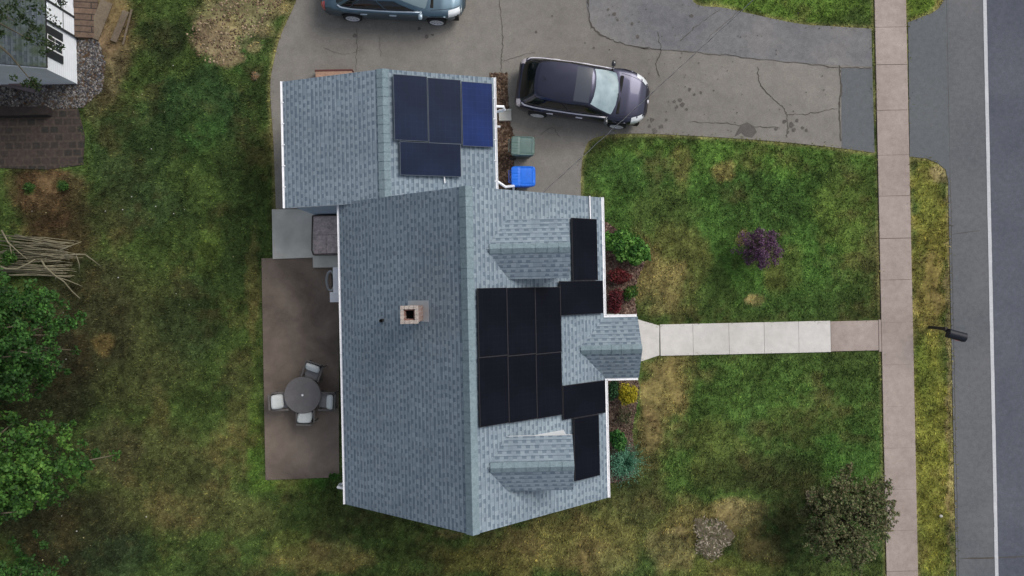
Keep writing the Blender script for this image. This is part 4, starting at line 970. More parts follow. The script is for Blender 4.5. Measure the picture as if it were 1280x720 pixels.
# ------------------------------------------------------------------ wheeled bins
def bin_(u, v, w_, d_, col, lidcol, label, rot=0, ribs=True):
    p = P(u, v, 1.05); t = thing('wheelie_bin', (p.x, p.y, .026), rot, label, 'bin', 'wheeled bins beside the garage')
    bm_ = plain(label[:8]+'_body', col, .5, var=.12); lm = plain(label[:8]+'_lid', lidcol, .45, var=.1, scale=9)
    mb = MB(); mb.add([(-.26, -.25, .04), (.24, -.25, .04), (.24, .25, .04), (-.26, .25, .04), (-.35, -.31, .98), (.33, -.31, .98), (.33, .31, .98), (-.35, .31, .98)], [[3, 2, 1, 0], [0, 1, 5, 4], [1, 2, 6, 5], [2, 3, 7, 6], [3, 0, 4, 7], [4, 5, 6, 7]])
    mb.build('body', bm_, t, world=False, bevel=.03)
    # domed lid with recess and step
    mb = MB(); rows = []
    nx, ny = 22, 18
    for i in range(nx+1):
        r_ = []
        for j in range(ny+1):
            a = i/nx*2-1; b = j/ny*2-1; k = 1-.045*(abs(a)*abs(b))**5*2
            e = (max(0, 1-abs(a)**8)*max(0, 1-abs(b)**8))
            z = 1.0+.055*min(1, e*2.2)+.02*(1-a*a)*(1-b*b)
            if -.30 < a < -.24: z -= .018
            if -.2 < a < .78 and abs(b) < .80: z -= .012+(.010 if abs(abs(b)-.78) < .06 else 0)
            if a > .84 and abs(b) < .5: z -= .02
            if ribs and a < -.36 and abs(b) < .8: z += .008*math.sin(b*22)
            r_.append((a*k*.37*w_, b*k*.33*d_, z))
        rows.append(r_)
    mb.grid(rows); o0 = 0
    m = ny+1; ring = [i*m for i in range(nx+1)]+[nx*m+j for j in range(1, m)]+[i*m+ny for i in range(nx-1, -1, -1)]+[j for j in range(ny-1, 0, -1)]
    vs = [mb.v[k] for k in ring]; b0 = len(mb.v); mb.v += [(x*1.0, y, .955) for x, y, z in vs]
    for k in range(len(ring)):
        k2 = (k+1) % len(ring); mb.f.append([ring[k], b0+k, b0+k2, ring[k2]]); mb.mi.append(0)
    o = mb.build('lid', lm, t, world=False, smooth=True); normals_out(o); smooth_by_angle(o, 40)
    mb = MB(); mb.tube([(-.37*w_, -.2, 1.0), (-.43*w_, -.2, 1.02), (-.43*w_, .2, 1.02), (-.37*w_, .2, 1.0)], .016, 8); mb.build('handle', bm_, t, world=False, smooth=True)
    for s in (-1, 1):
        mb = MB(); mb.lathe([(.02, -.03), (.1, -.03), (.11, 0), (.1, .03), (.02, .03)], 20, 0, Matrix.Translation((-.3, s*.27, .11)) @ Matrix.Rotation(math.pi/2, 4, 'X')); mb.build('wheel', M['rub'], t, world=False)
bin_(653.5, 182.5, 1.05, .98, S(50, 66, 62), S(94, 116, 110), 'greenish grey wheeled bin with lid shut, next to the brown leaf strip', R(-3))
bin_(654, 220.5, 1.08, 1.02, S(8, 54, 140), S(24, 112, 226), 'bright blue wheeled recycling bin beside the house corner', R(-1))

# ------------------------------------------------------------------ cars
def car(p_rear, p_front, wb, spec, label, group=None):
    """p_rear / p_front: wheel hubs of the right-hand (south) side; car-local: x forward, y left"""
    a, b = p_rear, p_front; ang = math.atan2(b.y-a.y, b.x-a.x); fw = Vector((math.cos(ang), math.sin(ang), 0)); lf = Vector((-fw.y, fw.x, 0))
    W = spec['w']/2; c = (a+b)/2+lf*(W-.08); c.z = .014
    t = thing('parked_car', c, ang, label, 'car', group)
    xf, xr = wb/2+spec['fo'], -wb/2-spec['ro']; rw = spec['rw']; hz = spec['belt']
    paint, dark, glass = spec['paint'], M['frame'], spec['glass']
    def interp(x, T):
        for (x0, y0), (x1, y1) in zip(T, T[1:]):
            if x <= x1:
                k = max(0, (x-x0)/(x1-x0)); k = k*k*(3-2*k) if len(T) > 99 else k; return y0+(y1-y0)*k
        return T[-1][1]
    top = spec['top']; wid = spec['wid']
    n = 76; rows = []
    xs_ = sorted(set([xr+(xf-xr)*i/n for i in range(n+1)]+[s*wb/2+d for s in (-1, 1) for d in (-rw-.06, rw+.06)]))
    for x in xs_:
        h = interp(x, top); w_ = W*interp(x, wid); endk = min(1, min(x-xr, xf-x)/.12); zb = .24+.14*(1-endk)**2
        for s in (-1, 1):
            d = abs(x-s*wb/2); rr = rw+.055
            if d < rr: zb = max(zb, rw+.0+math.sqrt(rr*rr-d*d))
        zb = min(zb, h-.14); cr_ = .035*min(1, endk)
        side = [(w_*.955, zb), (w_*.985, zb+(h-zb)*.2), (w_, zb+(h-zb)*.45), (w_*.995, zb+(h-zb)*.66), (w_*.972, h-.10), (w_*.945, h-.045), (w_*.89, h-.012), (w_*.80, h+.004), (w_*.55, h+cr_*.55+.004), (w_*.28, h+cr_*.9), (0, h+cr_)]
        rows.append([(x, y, z) for y, z in side]+[(x, -y, z) for y, z in side[-2::-1]])
    mb = MB(); mb.grid(rows); m = len(rows[0])
    mb.f.append([k for k in range(m)]); mb.mi.append(0); mb.f.append([(len(rows)-1)*m+k for k in range(m-1, -1, -1)]); mb.mi.append(0)
    body = mb.build('body', paint, t, world=False, smooth=True); normals_out(body); smooth_by_angle(body, 40)
    ub = MB(); ub.box((xr+.2, -W*.86, .2), (xf-.2, W*.86, .6)); 
    for s in (-1, 1): pass
    ub.build('underbody', M['black'], t, world=False)
    # greenhouse
    G = spec['gh']  # dict: wsb (windshield base x), rf (roof front x), rr (roof rear), rgb (rear glass base x), bh (belt half width), rh (roof half width), rz
    hb = lambda x: interp(x, top)-.02
    bw, rh, rz_ = G['bh'], G['rh'], G['rz']
    def beltloop():
        pts = [(G['wsb'], 0), (G['wsb']-.05, bw*.45), (G['wsb']-.17, bw*.84), (G['wsb']-.32, bw*.97), ((G['wsb']+G['rgb'])/2+.2, bw), (G['rgb']+.55, bw*.98), (G['rgb']+.22, bw*.93), (G['rgb']+.05, bw*.78), (G['rgb'], bw*.4), (G['rgb']-.0, 0)]
        return [(x, y, hb(x)) for x, y in pts]
    def roofloop():
        pts = [(G['rf'], 0), (G['rf']-.02, rh*.5), (G['rf']-.08, rh*.86), (G['rf']-.2, rh*.97), ((G['rf']+G['rr'])/2, rh), (G['rr']+.4, rh*.96), (G['rr']+.14, rh*.88), (G['rr']+.05, rh*.74), (G['rr']+.01, rh*.4), (G['rr'], 0)]
        return [(x, y, rz_-.05*(abs(y)/rh)**2-.035*max(0, (x-G['rf']+.5)/.5)**2*1.0-.03*max(0, (G['rr']+.4-x)/.4)**2) for x, y in pts]
    B0, R0 = beltloop(), roofloop()
    full = lambda L_: L_+[(x, -y, z) for x, y, z in L_[-2:0:-1]]
    B1, R1 = full(B0), full(R0)
    def lerp(p, q, k): return tuple(p[i]+(q[i]-p[i])*k for i in range(3))
    def shrink(p, k):  # towards roof centre
        cx_ = (G['rf']+G['rr'])/2; return (cx_+(p[0]-cx_)*k, p[1]*k, p[2])
    mids = []
    rings = []
    for k in (0, .33, .66, .93):
        rg = []
        for p, q in zip(B1, R1):
            r_ = lerp(p, q, k); bul = .045*math.sin(math.pi*k); L_ = math.hypot(r_[0]-(G['rf']+G['rr'])/2, r_[1]*2)+1e-6
            rg.append((r_[0]+bul*(r_[0]-(G['rf']+G['rr'])/2)/L_, r_[1]+bul*(r_[1]*2)/L_, r_[2]))
        rings.append(rg)
    rings.append([(shrink(q, .985)[0], shrink(q, .985)[1], q[2]+.012) for q in R1])
    zc = rz_+.012
    for k in (.9, .7, .4): rings.append([(shrink(q, k)[0], shrink(q, k)[1], q[2]+(zc-q[2])*(1-k*k)+.014) for q in R1])
    mb = MB(); mb.grid(rings, closeu=True); m = len(B1)
    mb.f.append([(len(rings)-1)*m+k for k in range(m)]); mb.mi.append(0)
    roof_ = mb.build('roof', paint, t, world=False, smooth=True); normals_out(roof_); smooth_by_angle(roof_, 42)
    # glass sheets sit a few millimetres proud of the greenhouse shell
    def patch(name, i0, f0, i1, f1, k0, k1, mat, off=.008, nu=8, nv=4, parent=t, sgn=1):
        def at(s_, k):
            i = int(s_); fr_ = s_-i; N_ = len(B0)
            def g(L_, j): return L_[min(j, N_-1)] if j >= 0 else (L_[-j][0], -L_[-j][1], L_[-j][2])
            def gg(L_, s2):
                s3 = s2
                if s3 < 0: p = gg(L_, -s3); return (p[0], -p[1], p[2])
                j = int(s3); q = s3-j
                if j >= N_-1:
                    if s3 > N_-1: p = gg(L_, 2*(N_-1)-s3); return (p[0], -p[1], p[2])
                    return L_[N_-1]
                return lerp(L_[j], L_[j+1], q)
            p, q = gg(B0, s_), gg(R0, s_); r_ = lerp(p, q, k); bul = .045*math.sin(math.pi*k)+off
            cxx = (G['rf']+G['rr'])/2; L2 = math.hypot(r_[0]-cxx, r_[1]*2)+1e-6
            return (r_[0]+bul*(r_[0]-cxx)/L2, (r_[1]+bul*(r_[1]*2)/L2)*sgn, r_[2]+off*.8)
        rows = []
        for iu in range(nu+1):
            s_ = i0+(i1-i0)*iu/nu; rows.append([at(s_, k0+(k1-k0)*iv/nv) for iv in range(nv+1)])
        pb = MB(); pb.grid(rows); o = pb.build(name, mat, parent, world=False, smooth=True); return o
    patch('windshield', -2.15, 0, 2.15, 0, .06, .95, spec['ws'], nu=16)
    patch('rear_window', 6.7, 0, 11.3, 0, .06, .92, spec['rg'], nu=16, off=.01)
    for s in (1, -1):
        for (a0, a1) in G['side']:
            patch('side_window', a0, 0, a1, 0, .10, .86, glass, sgn=s, nu=6)
    # chrome strip along the foot of the side glass
    for s in (1, -1):
        pts = []
        for j in np.linspace(3.0, 6.6, 14):
            i = int(j); p = lerp(B0[i], B0[i+1], j-i); pts.append((p[0], s*(p[1]+.035), p[2]+.035))
        mb = MB(); mb.tube(pts, .026, 6); mb.build('window_trim', spec['chrome'], t, world=False, smooth=True)
        mp = G['wsb']-.35
        mb = MB(); 
        mb.lathe([(.0, -.10), (.06, -.09), (.075, 0), (.06, .085), (.0, .1)], 14, 0, Matrix.Translation((mp, s*(bw+.17), hb(mp)+.10)) @ Matrix.Rotation(math.pi/2, 4, 'X') @ Matrix.Diagonal((1.0, .8, 1, 1)))
        mb.tube([(mp, s*(bw-.02), hb(mp)+.04), (mp, s*(bw+.12), hb(mp)+.08)], .025, 6); mb.build('side_mirror', spec['mirror'], t, world=False, smooth=True)
        for hx_ in G['handles']:
            mb = MB(); mb.box((hx_-.11, s*(W*1.0-.01)-.03, hz-.20), (hx_+.11, s*(W*1.0-.01)+.03, hz-.16)); mb.build('door_handle', spec['chrome'], t, world=False, bevel=.01)
        # headlight, following the front corner
        for (nm_, xs2, k0, k1, mat) in (('headlight', [xf-.52, xf-.40, xf-.28, xf-.18, xf-.10], 0, 1, spec['lamp']), ('tail_light', [xr+.04, xr+.09, xr+.14, xr+.19], 0, 1, spec['tail'])):
            rows = []
            for x in xs2:
                h = interp(x, top); w_ = W*interp(x, wid); kk = (x-xs2[0])/(xs2[-1]-xs2[0])
                lo = .16 if nm_ == 'headlight' else .2
                rows.append([(x, s*(w_*.99+.008), h-lo), (x, s*(w_*.972+.01), h-.10), (x, s*(w_*.945+.01), h-.038), (x, s*(w_*.89+.004), h-.002), (x, s*(w_*(.80-.1*kk)), h+.013)])
            mb = MB(); mb.grid(rows); o = mb.build(nm_, mat, t, world=False, smooth=True)
        if spec.get('rack'):
            mb = MB(); mb.tube([(G['rr']+.25, s*(rh-.02), rz_-.02), (G['rr']+.4, s*(rh-.0), rz_+.03), (G['rf']-.5, s*(rh-.01), rz_+.02), (G['rf']-.3, s*(rh-.04), rz_-.04)], .02, 6); mb.build('roof_rail', spec['chrome'], t, world=False, smooth=True)
    # wheels
    for sx in (-1, 1):
        for s in (-1, 1):
            T_ = Matrix.Translation((sx*wb/2, s*(W-.085), rw)) @ Matrix.Rotation(-s*math.pi/2, 4, 'X')
            wm = MB(); wm.lathe([(rw*.62, -.1), (rw*.93, -.1), (rw, -.06), (rw, .06), (rw*.95, .095), (rw*.66, .105), (rw*.62, .08)], 36, 0, T_); who = wm.build('wheel', M['rub'], t, world=False, smooth=True)
            wm = MB(); wm.lathe([(rw*.72, .05), (rw*.72, .107), (rw*.62, .112), (rw*.56, .07), (rw*.2, .045)], 36, 0, T_)
            for k in range(7):
                q = 2*math.pi*k/7; Tk = T_ @ Matrix.Rotation(q, 4, 'Z'); wm.box((rw*.1, -.026, .055), (rw*.60, .026, .10), 0, Tk)
            wm.lathe([(.0, .05), (rw*.2, .05), (rw*.18, .108), (.0, .11)], 20, 0, T_); o = wm.build('rim', M['rim'], who, world=False); o.matrix_parent_inverse = Matrix.Identity(4)
    # front: grille and badge, bonnet shut line, wipers, aerial, spoiler
    fx = xf-.015; hh = interp(xf-.03, top)
    mb = MB(); mb.box((xf-.06, -W*.42, .42), (xf+.012, W*.42, hh-.06)); mb.build('grille', dark, t, world=False, bevel=.01)
    mb = MB(); mb.lathe([(.0, 0), (.06, .004), (.055, .016), (0, .018)], 18, 0, Matrix.Translation((xf-.02, 0, hh+.0)) @ Matrix.Rotation(R(50), 4, 'Y') @ Matrix.Diagonal((.8, 1.1, 1, 1))); mb.build('emblem', spec['chrome'], t, world=False, smooth=True)
    def hoodline(yk, x0, x1, r_=.007, nm_='panel_gap'):
        pts = []
        for k in np.linspace(0, 1, 14):
            x = x0+(x1-x0)*k; h = interp(x, top); w_ = W*interp(x, wid); yy = yk(x, k)*w_; cz = .035*min(1, (xf-x)/.12)
            f_ = abs(yy)/w_; z = h+(cz*(1-(f_/.8)**1.6) if f_ < .8 else 0)+.004; pts.append((x, yy, z))
        mb = MB(); mb.tube(pts, r_, 5); mb.build(nm_, M['black'], t, world=False)
    for s in (-1, 1):
        hoodline(lambda x, k: s*(.79-.10*k), G['wsb']-.05, xf-.16)
    mb = MB()
    pts = [(xf-.12-.07*(abs(k)**2), k*W*.60, interp(xf-.12, top)+.016) for k in np.linspace(-1, 1, 12)]
    mb.tube(pts, .006, 5); mb.build('panel_gap', M['black'], t, world=False)
    for s, x_ in ((-1, .35), (1, .3)):
        mb = MB(); p = (G['wsb']+.0, s*.28-.2, hb(G['wsb'])+.055); q = (G['wsb']-.07, s*.28+.30, hb(G['wsb'])+.09); mb.tube([p, q], .009, 5); mb.build('wiper', M['black'], t, world=False)
    mb = MB(); mb.box((G['wsb']-.06, -bw*.8, hb(G['wsb'])-.0), (G['wsb']+.05, bw*.8, hb(G['wsb'])+.052)); mb.build('cowl', M['black'], t, world=False, bevel=.02)
    if spec.get('aerial'):
        mb = MB(); mb.tube([(G['rr']+.32, 0, rz_), (G['rr']+.2, 0, rz_+.22)], .007, 6); mb.build('aerial', M['black'], t, world=False)
    if spec.get('sunroof'):
        mb = MB(); x1_ = G['rf']-.10; x0_ = x1_-.50
        rows = []
        for x in np.linspace(x0_, x1_, 6):
            rows.append([(x, y, rz_+.031-.075*(abs(y)/rh)**2.2-.03*max(0, (x-G['rf']+.5)/.5)**2) for y in np.linspace(-rh*.9, rh*.9, 11)])
        mb.grid(rows); mb.build('sunroof', spec['sr'], t, world=False, smooth=True)
    return t
chrome = plain('bright_trim', (.62, .6, .66), .35, .1)
lampm = plain('headlamp_lens', (.55, .58, .6), .12, 0, coat=1)
tailm = plain('tail_lamp_lens', (.35, .05, .05), .15, 0, coat=1)
tailw = plain('tail_lamp_clear', (.45, .40, .42), .15, 0, coat=1)
rw_ = .32
wbA = (P(771, 155, .33)-P(672, 141, .33)).length
specA = dict(w=1.78, fo=.90, ro=.80, rw=rw_, belt=.98, paint=plain('dark_plum_car_paint', (.033, .034, .060), .28, .8, .04, 3, coat=.5), glass=glassy('side_glass', (.008, .009, .010), .05, .6),
    ws=painted_reflection_glass('windshield_glass', (.19, .26, .285), (.34, .43, .46)), rg=glassy('rear_glass', (.004, .006, .006), .12, .25), chrome=chrome, mirror=plain('mirror_black', (.02, .02, .024), .3, 0, coat=1), lamp=lampm, tail=tailw, aerial=True, sunroof=True, sr=glassy('sunroof_glass', (.045, .052, .068), .1, .8),
    top=[(-9, .78), (-wbA/2-.80, .80), (-wbA/2-.72, .92), (-wbA/2-.5, 1.0), (0, .99), (wbA/2-.25, .97), (wbA/2+.2, .93), (wbA/2+.55, .84), (wbA/2+.78, .72), (wbA/2+.90, .56), (9, .5)],
    wid=[(-9, .7), (-wbA/2-.80, .74), (-wbA/2-.70, .87), (-wbA/2-.45, .96), (-wbA/2, 1.0), (wbA/2, 1.0), (wbA/2+.35, .96), (wbA/2+.6, .86), (wbA/2+.78, .70), (wbA/2+.90, .46), (9, .4)],
    gh=dict(wsb=wbA/2-.10, rf=wbA/2-1.02, rr=-wbA/2-.22, rgb=-wbA/2-.69, bh=.79, rh=.62, rz=1.60, side=[(3.15, 4.0), (4.08, 5.2), (5.3, 6.3)], handles=(.02, -.95)))
car(P(672, 141, .33), P(771, 155, .33), wbA, specA, 'dark plum hatchback parked askew on the driveway, its front toward the street')
wbB = (P(546, 25, .33)-P(441, 20, .33)).length
specB = dict(w=1.80, fo=.93, ro=1.0, rw=rw_, belt=.95, paint=plain('teal_blue_car_paint', (.085, .135, .175), .34, .75, .04, 3, coat=.5), glass=glassy('side_glass_dark', (.010, .010, .012), .05, .6),
    ws=glassy('windshield_glass_blue', (.10, .15, .17), .06, .9), rg=glassy('rear_glass_blue', (.03, .04, .045), .1, .5), chrome=plain('pale_belt_trim', (.5, .58, .66), .3, .4), mirror=plain('mirror_teal', (.30, .38, .44), .3, .3, coat=1), lamp=plain('headlamp_white', (.72, .75, .76), .15, 0, coat=1), tail=tailm,
    top=[(-9, .7), (-wbB/2-1.0, .72), (-wbB/2-.9, .86), (-wbB/2-.6, .98), (0, .95), (wbB/2-.25, .93), (wbB/2+.2, .88), (wbB/2+.55, .80), (wbB/2+.80, .68), (wbB/2+.93, .52), (9, .5)],
    wid=[(-9, .7), (-wbB/2-1.0, .74), (-wbB/2-.88, .87), (-wbB/2-.55, .96), (-wbB/2, 1.0), (wbB/2, 1.0), (wbB/2+.35, .96), (wbB/2+.62, .86), (wbB/2+.80, .70), (wbB/2+.93, .46), (9, .4)],
    gh=dict(wsb=wbB/2-.12, rf=wbB/2-1.15, rr=-wbB/2+.15, rgb=-wbB/2-.50, bh=.80, rh=.60, rz=1.46, side=[(3.15, 4.0), (4.08, 5.2), (5.3, 6.2)], handles=(.0, -.95)))
car(P(441, 20, .33), P(546, 25, .33), wbB, specB, 'blue-grey sedan at the top edge of the driveway, half out of the frame')

# ------------------------------------------------------------------ mailbox at the kerb
a = P(1162, 409, .02); b = P(1196, 419, 1.15); dirv = math.atan2(P(1206, 422).y-P(1184, 416).y, P(1206, 422).x-P(1184, 416).x)
mbx = thing('mailbox', (a.x, a.y, 0), 0, 'black mailbox on a slim dark post, standing in the verge by the road', 'mailbox')
blk = plain('black_mailbox_paint', (.010, .012, .020), .5, 0, .2, spec=.3); pst = plain('dark_post', (.02, .016, .014), .7, 0, .3)
ang = dirv; f_ = Vector((math.cos(ang), math.sin(ang), 0)); s_ = Vector((-f_.y, f_.x, 0)); bc = Vector((b.x, b.y, 0)); bc.z = 0
top_ = P(1183, 413.5, 1.02)
mb = MB(); mb.tube([(a.x, a.y, -.1), (a.x+.0, a.y, .9), (a.x+.02, a.y, 1.02)], .065, 4); mb.build('post', pst, mbx)
mb = MB(); e = bc-f_*.15; mb.tube([(a.x, a.y, .96), (e.x, e.y, .96)], .05, 4); mb.tube([(a.x, a.y, .6), ((a.x+e.x)/2, (a.y+e.y)/2, .93)], .03, 4); mb.build('arm', pst, mbx)
mb = MB(); rows = []
for k, (d, sc_) in enumerate([(-.28, .96), (-.26, 1), (.26, 1), (.275, 1.04), (.295, 1.04)]):
    r_ = []
    for q in np.linspace(0, math.pi, 11): r_.append(bc+f_*d+s_*(math.cos(q)*.145*sc_)+Vector((0, 0, 1.14+math.sin(q)*.13*sc_)))
    r_ += [bc+f_*d-s_*.145*sc_+Vector((0, 0, .99)), bc+f_*d+s_*.145*sc_+Vector((0, 0, .99))]; rows.append(r_)
mb.grid(rows, closeu=True); m = len(rows[0]); mb.f.append(list(range(m))); mb.mi.append(0); mb.f.append([(len(rows)-1)*m+k for k in range(m)]); mb.mi.append(0)
o = mb.build('box', blk, mbx, smooth=True); normals_out(o); smooth_by_angle(o, 35)
mb = MB(); fl0 = bc-f_*.02-s_*.155; mb.box((-.02, -.012, 0), (.16, .0, .03), 0, Matrix.Translation(fl0+Vector((0, 0, 1.12))) @ Matrix.Rotation(ang, 4, 'Z')); mb.build('flag', plain('faded_red_flag', (.3, .08, .09), .5), mbx)

# ------------------------------------------------------------------ overhead cables (from the gable towards the street pole off the frame)
for (u0, v0, z0, u1, v1, z1, lb) in ((640, 226, 5.0, 1120, -165, 7.5, 'twisted service cable running from the house gable over the dark car'),):
    a, b = P(u0, v0, z0), P(u1, v1, z1); a = Vector((XM+1.9, YN-.1, 4.5)); pts = []
    for k in np.linspace(0, 1, 60):
        p = a.lerp(b, k); p.z -= 1.2*k*(1-k); pts.append(p)
    mb = MB(); mb.tube(pts, .008, 5, 0)
    # the bare neutral winds round the insulated pair
    mb.tube([p+Vector((.0, 0, .012))+Vector((math.cos(i*1.9), math.sin(i*1.9), 0))*.010 for i, p in enumerate(pts)], .005, 5, 1)
    tag(mb.build('overhead_cable', [M['rub'], M['metalgrey']], smooth=True), lb, 'cable')

# ------------------------------------------------------------------ vegetation
def leaves(cent, rad, npc, size, cols, flat=.5, jitter=.25, up=.35, squash=.7, shell=0.0):
    """npc leaves round each clump centre; returns (n,4,3) diamonds and colours"""
    cent = np.asarray(cent); rad = np.broadcast_to(rad, (len(cent),)); n = len(cent)*npc
    d = rng.normal(size=(n, 3)); d /= np.linalg.norm(d, axis=1)[:, None]+1e-9
    rr = rng.random(n)**(1/3.)*(1-shell)+shell*rng.uniform(.8, 1, n)
    p = np.repeat(cent, npc, 0)+d*(rr*np.repeat(rad, npc))[:, None]*np.array([1, 1, squash])
    nrm = d*.6+np.array([0, 0, up])+rng.normal(size=(n, 3))*flat; nrm /= np.linalg.norm(nrm, axis=1)[:, None]
    a = rng.normal(size=(n, 3)); a -= nrm*(a*nrm).sum(1)[:, None]; a /= np.linalg.norm(a, axis=1)[:, None]; b = np.cross(nrm, a)
    L = (size*rng.uniform(.6, 1.3, n))[:, None]; W_ = L*.34
    V = np.stack([p-a*L*.5, p+b*W_-nrm*L*.05, p+a*L*.55, p-b*W_-nrm*L*.05], 1)
    ci = rng.random(len(cent)); cols = np.array(cols)
    k = np.clip(np.repeat(ci, npc)*.6+rng.random(n)*.4, 0, .999)*len(cols); C = cols[k.astype(int)]*rng.uniform(1-jitter, 1+jitter, n)[:, None]
    return V, C
def foliage(name, V, C, parent, mat=None):
    if parent is not None:
        inv = np.array(LOC[parent.name].inverted()); V = V @ inv[:3, :3].T+inv[:3, 3]
    o = tris_mesh(name, V, C, mat or M['leaf'], 4); o.parent = parent; return o
def shrub(name, u, v, z, rx, ry, h, cols, label, ncl=60, npc=60, size=.07, clr=.14, part='foliage', rot=0, cat='shrub', stems=5, stemh=None, group=None, dens_shell=.5, flat=.5, up=.35):
    """low shrub centred at pixel (u,v) whose top is at height h; rx, ry in metres"""
    q = P(u, v, h*.7); t = thing(name, (q.x, q.y, .02), 0, label, cat, group)
    th = rng.uniform(0, 2*np.pi, ncl); ph = rng.uniform(0, 1, ncl); r = np.sqrt(rng.random(ncl))*.5+.5*ph**.3; r = np.minimum(r, 1)*np.sqrt(rng.uniform(.15, 1, ncl))
    z_ = h*.25+(h*.75-clr*.5)*np.sqrt(np.maximum(0, 1-r*r))*rng.uniform(dens_shell, 1, ncl)
    lx, ly = r*np.cos(th)*(rx-clr*.6), r*np.sin(th)*(ry-clr*.6); c_, s_2 = math.cos(rot), math.sin(rot)
    cen = np.stack([q.x+lx*c_-ly*s_2, q.y+lx*s_2+ly*c_, .02+z_], -1)
    V, C = leaves(cen, rng.uniform(.6, 1.25, ncl)*clr, npc, size, cols, flat=flat, up=up); V[..., 2] = np.maximum(V[..., 2], .03)
    foliage(part, V, C, t)
    mb = MB()
    for k in range(stems):
        c = cen[rng.integers(0, ncl)]; mb.tube([(q.x+random.uniform(-.05, .05), q.y+random.uniform(-.05, .05), 0), ((q.x+c[0])/2, (q.y+c[1])/2, c[2]*.6), tuple(c)], [.016, .012, .006], 5)
    mb.build('stem', M['bark'], t)
    return t
GRN = [S(52, 92, 38), S(62, 104, 42), S(84, 132, 54), S(104, 152, 66), S(126, 172, 84)]
shrub('leafy_shrub', 784, 309, .6, 1.06, .56, .8, GRN, 'bright green broad-leaved shrub at the top of the bed, from gutter to lawn', 110, 60, .14, .17, rot=R(-28))
shrub('barberry', 775, 345, .5, .48, .30, .55, [S(90, 34, 38), S(118, 48, 50), S(70, 40, 34)], 'reddish purple barberry sprawling below the bright green shrub', 45, 50, .06, .13)
shrub('barberry', 770, 377, .5, .30, .52, .6, [S(90, 36, 42), S(114, 48, 54), S(74, 36, 38)], 'dark red barberry beside the gutter above the porch roof', 55, 50, .06, .13)
shrub('small_shrub', 788, 366, .3, .30, .30, .4, [S(48, 84, 34), S(70, 108, 44), S(96, 112, 50)], 'small green shrub between the two red barberries and the lawn', 30, 45, .07, .12)
shrub('golden_shrub', 785, 493, .5, .41, .43, .8, [S(150, 140, 28), S(176, 164, 36), S(190, 176, 52), S(120, 120, 34)], 'round golden yellow shrub below the porch roof', 75, 80, .05, .12)
shrub('small_shrub', 767, 487, .4, .22, .42, .6, [S(40, 72, 44), S(58, 94, 56)], 'dark green shrub squeezed between the golden shrub and the gutter', 30, 50, .07, .12)
shrub('sparse_shrub', 782, 521, .4, .42, .40, .45, [S(92, 90, 66), S(110, 104, 80), S(66, 78, 48)], 'thin greyish shrub with bare twigs between the golden shrub and the blue-green juniper', 26, 26, .05, .13, stems=16)
shrub('small_shrub', 773, 551, .4, .33, .42, .6, [S(44, 88, 40), S(62, 112, 50), S(84, 128, 62)], 'mid green leafy shrub just above the blue-green juniper', 36, 50, .09, .13)
def juniper():
    q = P(783, 581, .5); t = thing('juniper', (q.x, q.y, .02), 0, 'spiky blue-green juniper at the lower end of the bed, lowest shrub along the gutter', 'shrub')
    V, C = [], []; cols = [S(100, 152, 124), S(126, 176, 146), S(80, 128, 100)]
    for k in range(600):
        th = random.uniform(0, 6.283); r = random.uniform(.35, .84)*(1.0 if k % 3 else .6); el = random.uniform(.05, 1.2)
        d = np.array([math.cos(th)*math.cos(el), math.sin(th)*math.cos(el)*1.0, math.sin(el)*.8]); base = np.array([q.x, q.y, .08])+d*r*.25; tip = np.array([q.x, q.y, .08])+d*r*1.05
        col = np.array(random.choice(cols))*random.uniform(.7, 1.3)
        for j in range(12):
            p = base+(tip-base)*(j/11.)+rng.normal(size=3)*.022; dd = d*.7+rng.normal(size=3)*.45; dd /= np.linalg.norm(dd); L = .065*(1.2-j/16); s = np.cross(dd, rng.normal(size=3)); s /= np.linalg.norm(s)
            V.append([p, p+dd*L*.5+s*.013, p+dd*L, p+dd*L*.5-s*.013]); C.append(col*random.uniform(.8, 1.25))
    V = np.array(V); V[..., 2] = np.maximum(V[..., 2], .025); foliage('foliage', V, np.array(C), t)
    mb = MB()
    for k in range(8): th = k*.8; mb.tube([(q.x, q.y, 0), (q.x+.3*math.cos(th), q.y+.3*math.sin(th), .25)], [.02, .008], 5)
    mb.build('stem', M['bark'], t)
juniper()
shrub('weed_clump', 417, 596, .2, .26, .16, .3, [S(62, 100, 40), S(80, 122, 48)], 'tuft of green weeds where patio and rear wall meet', 14, 40, .06, .09, cat='weeds')
shrub('weed_clump', 35, 234, .2, .20, .18, .25, [S(52, 84, 38), S(70, 104, 46)], 'left of the two green weed tufts in the brown bed below the pavers', 12, 36, .06, .08, cat='weeds')
shrub('weed_clump', 78, 232, .2, .24, .18, .25, [S(56, 88, 40), S(74, 112, 48)], 'right of the two green weed tufts in the brown bed below the pavers', 14, 36, .06, .08, cat='weeds')

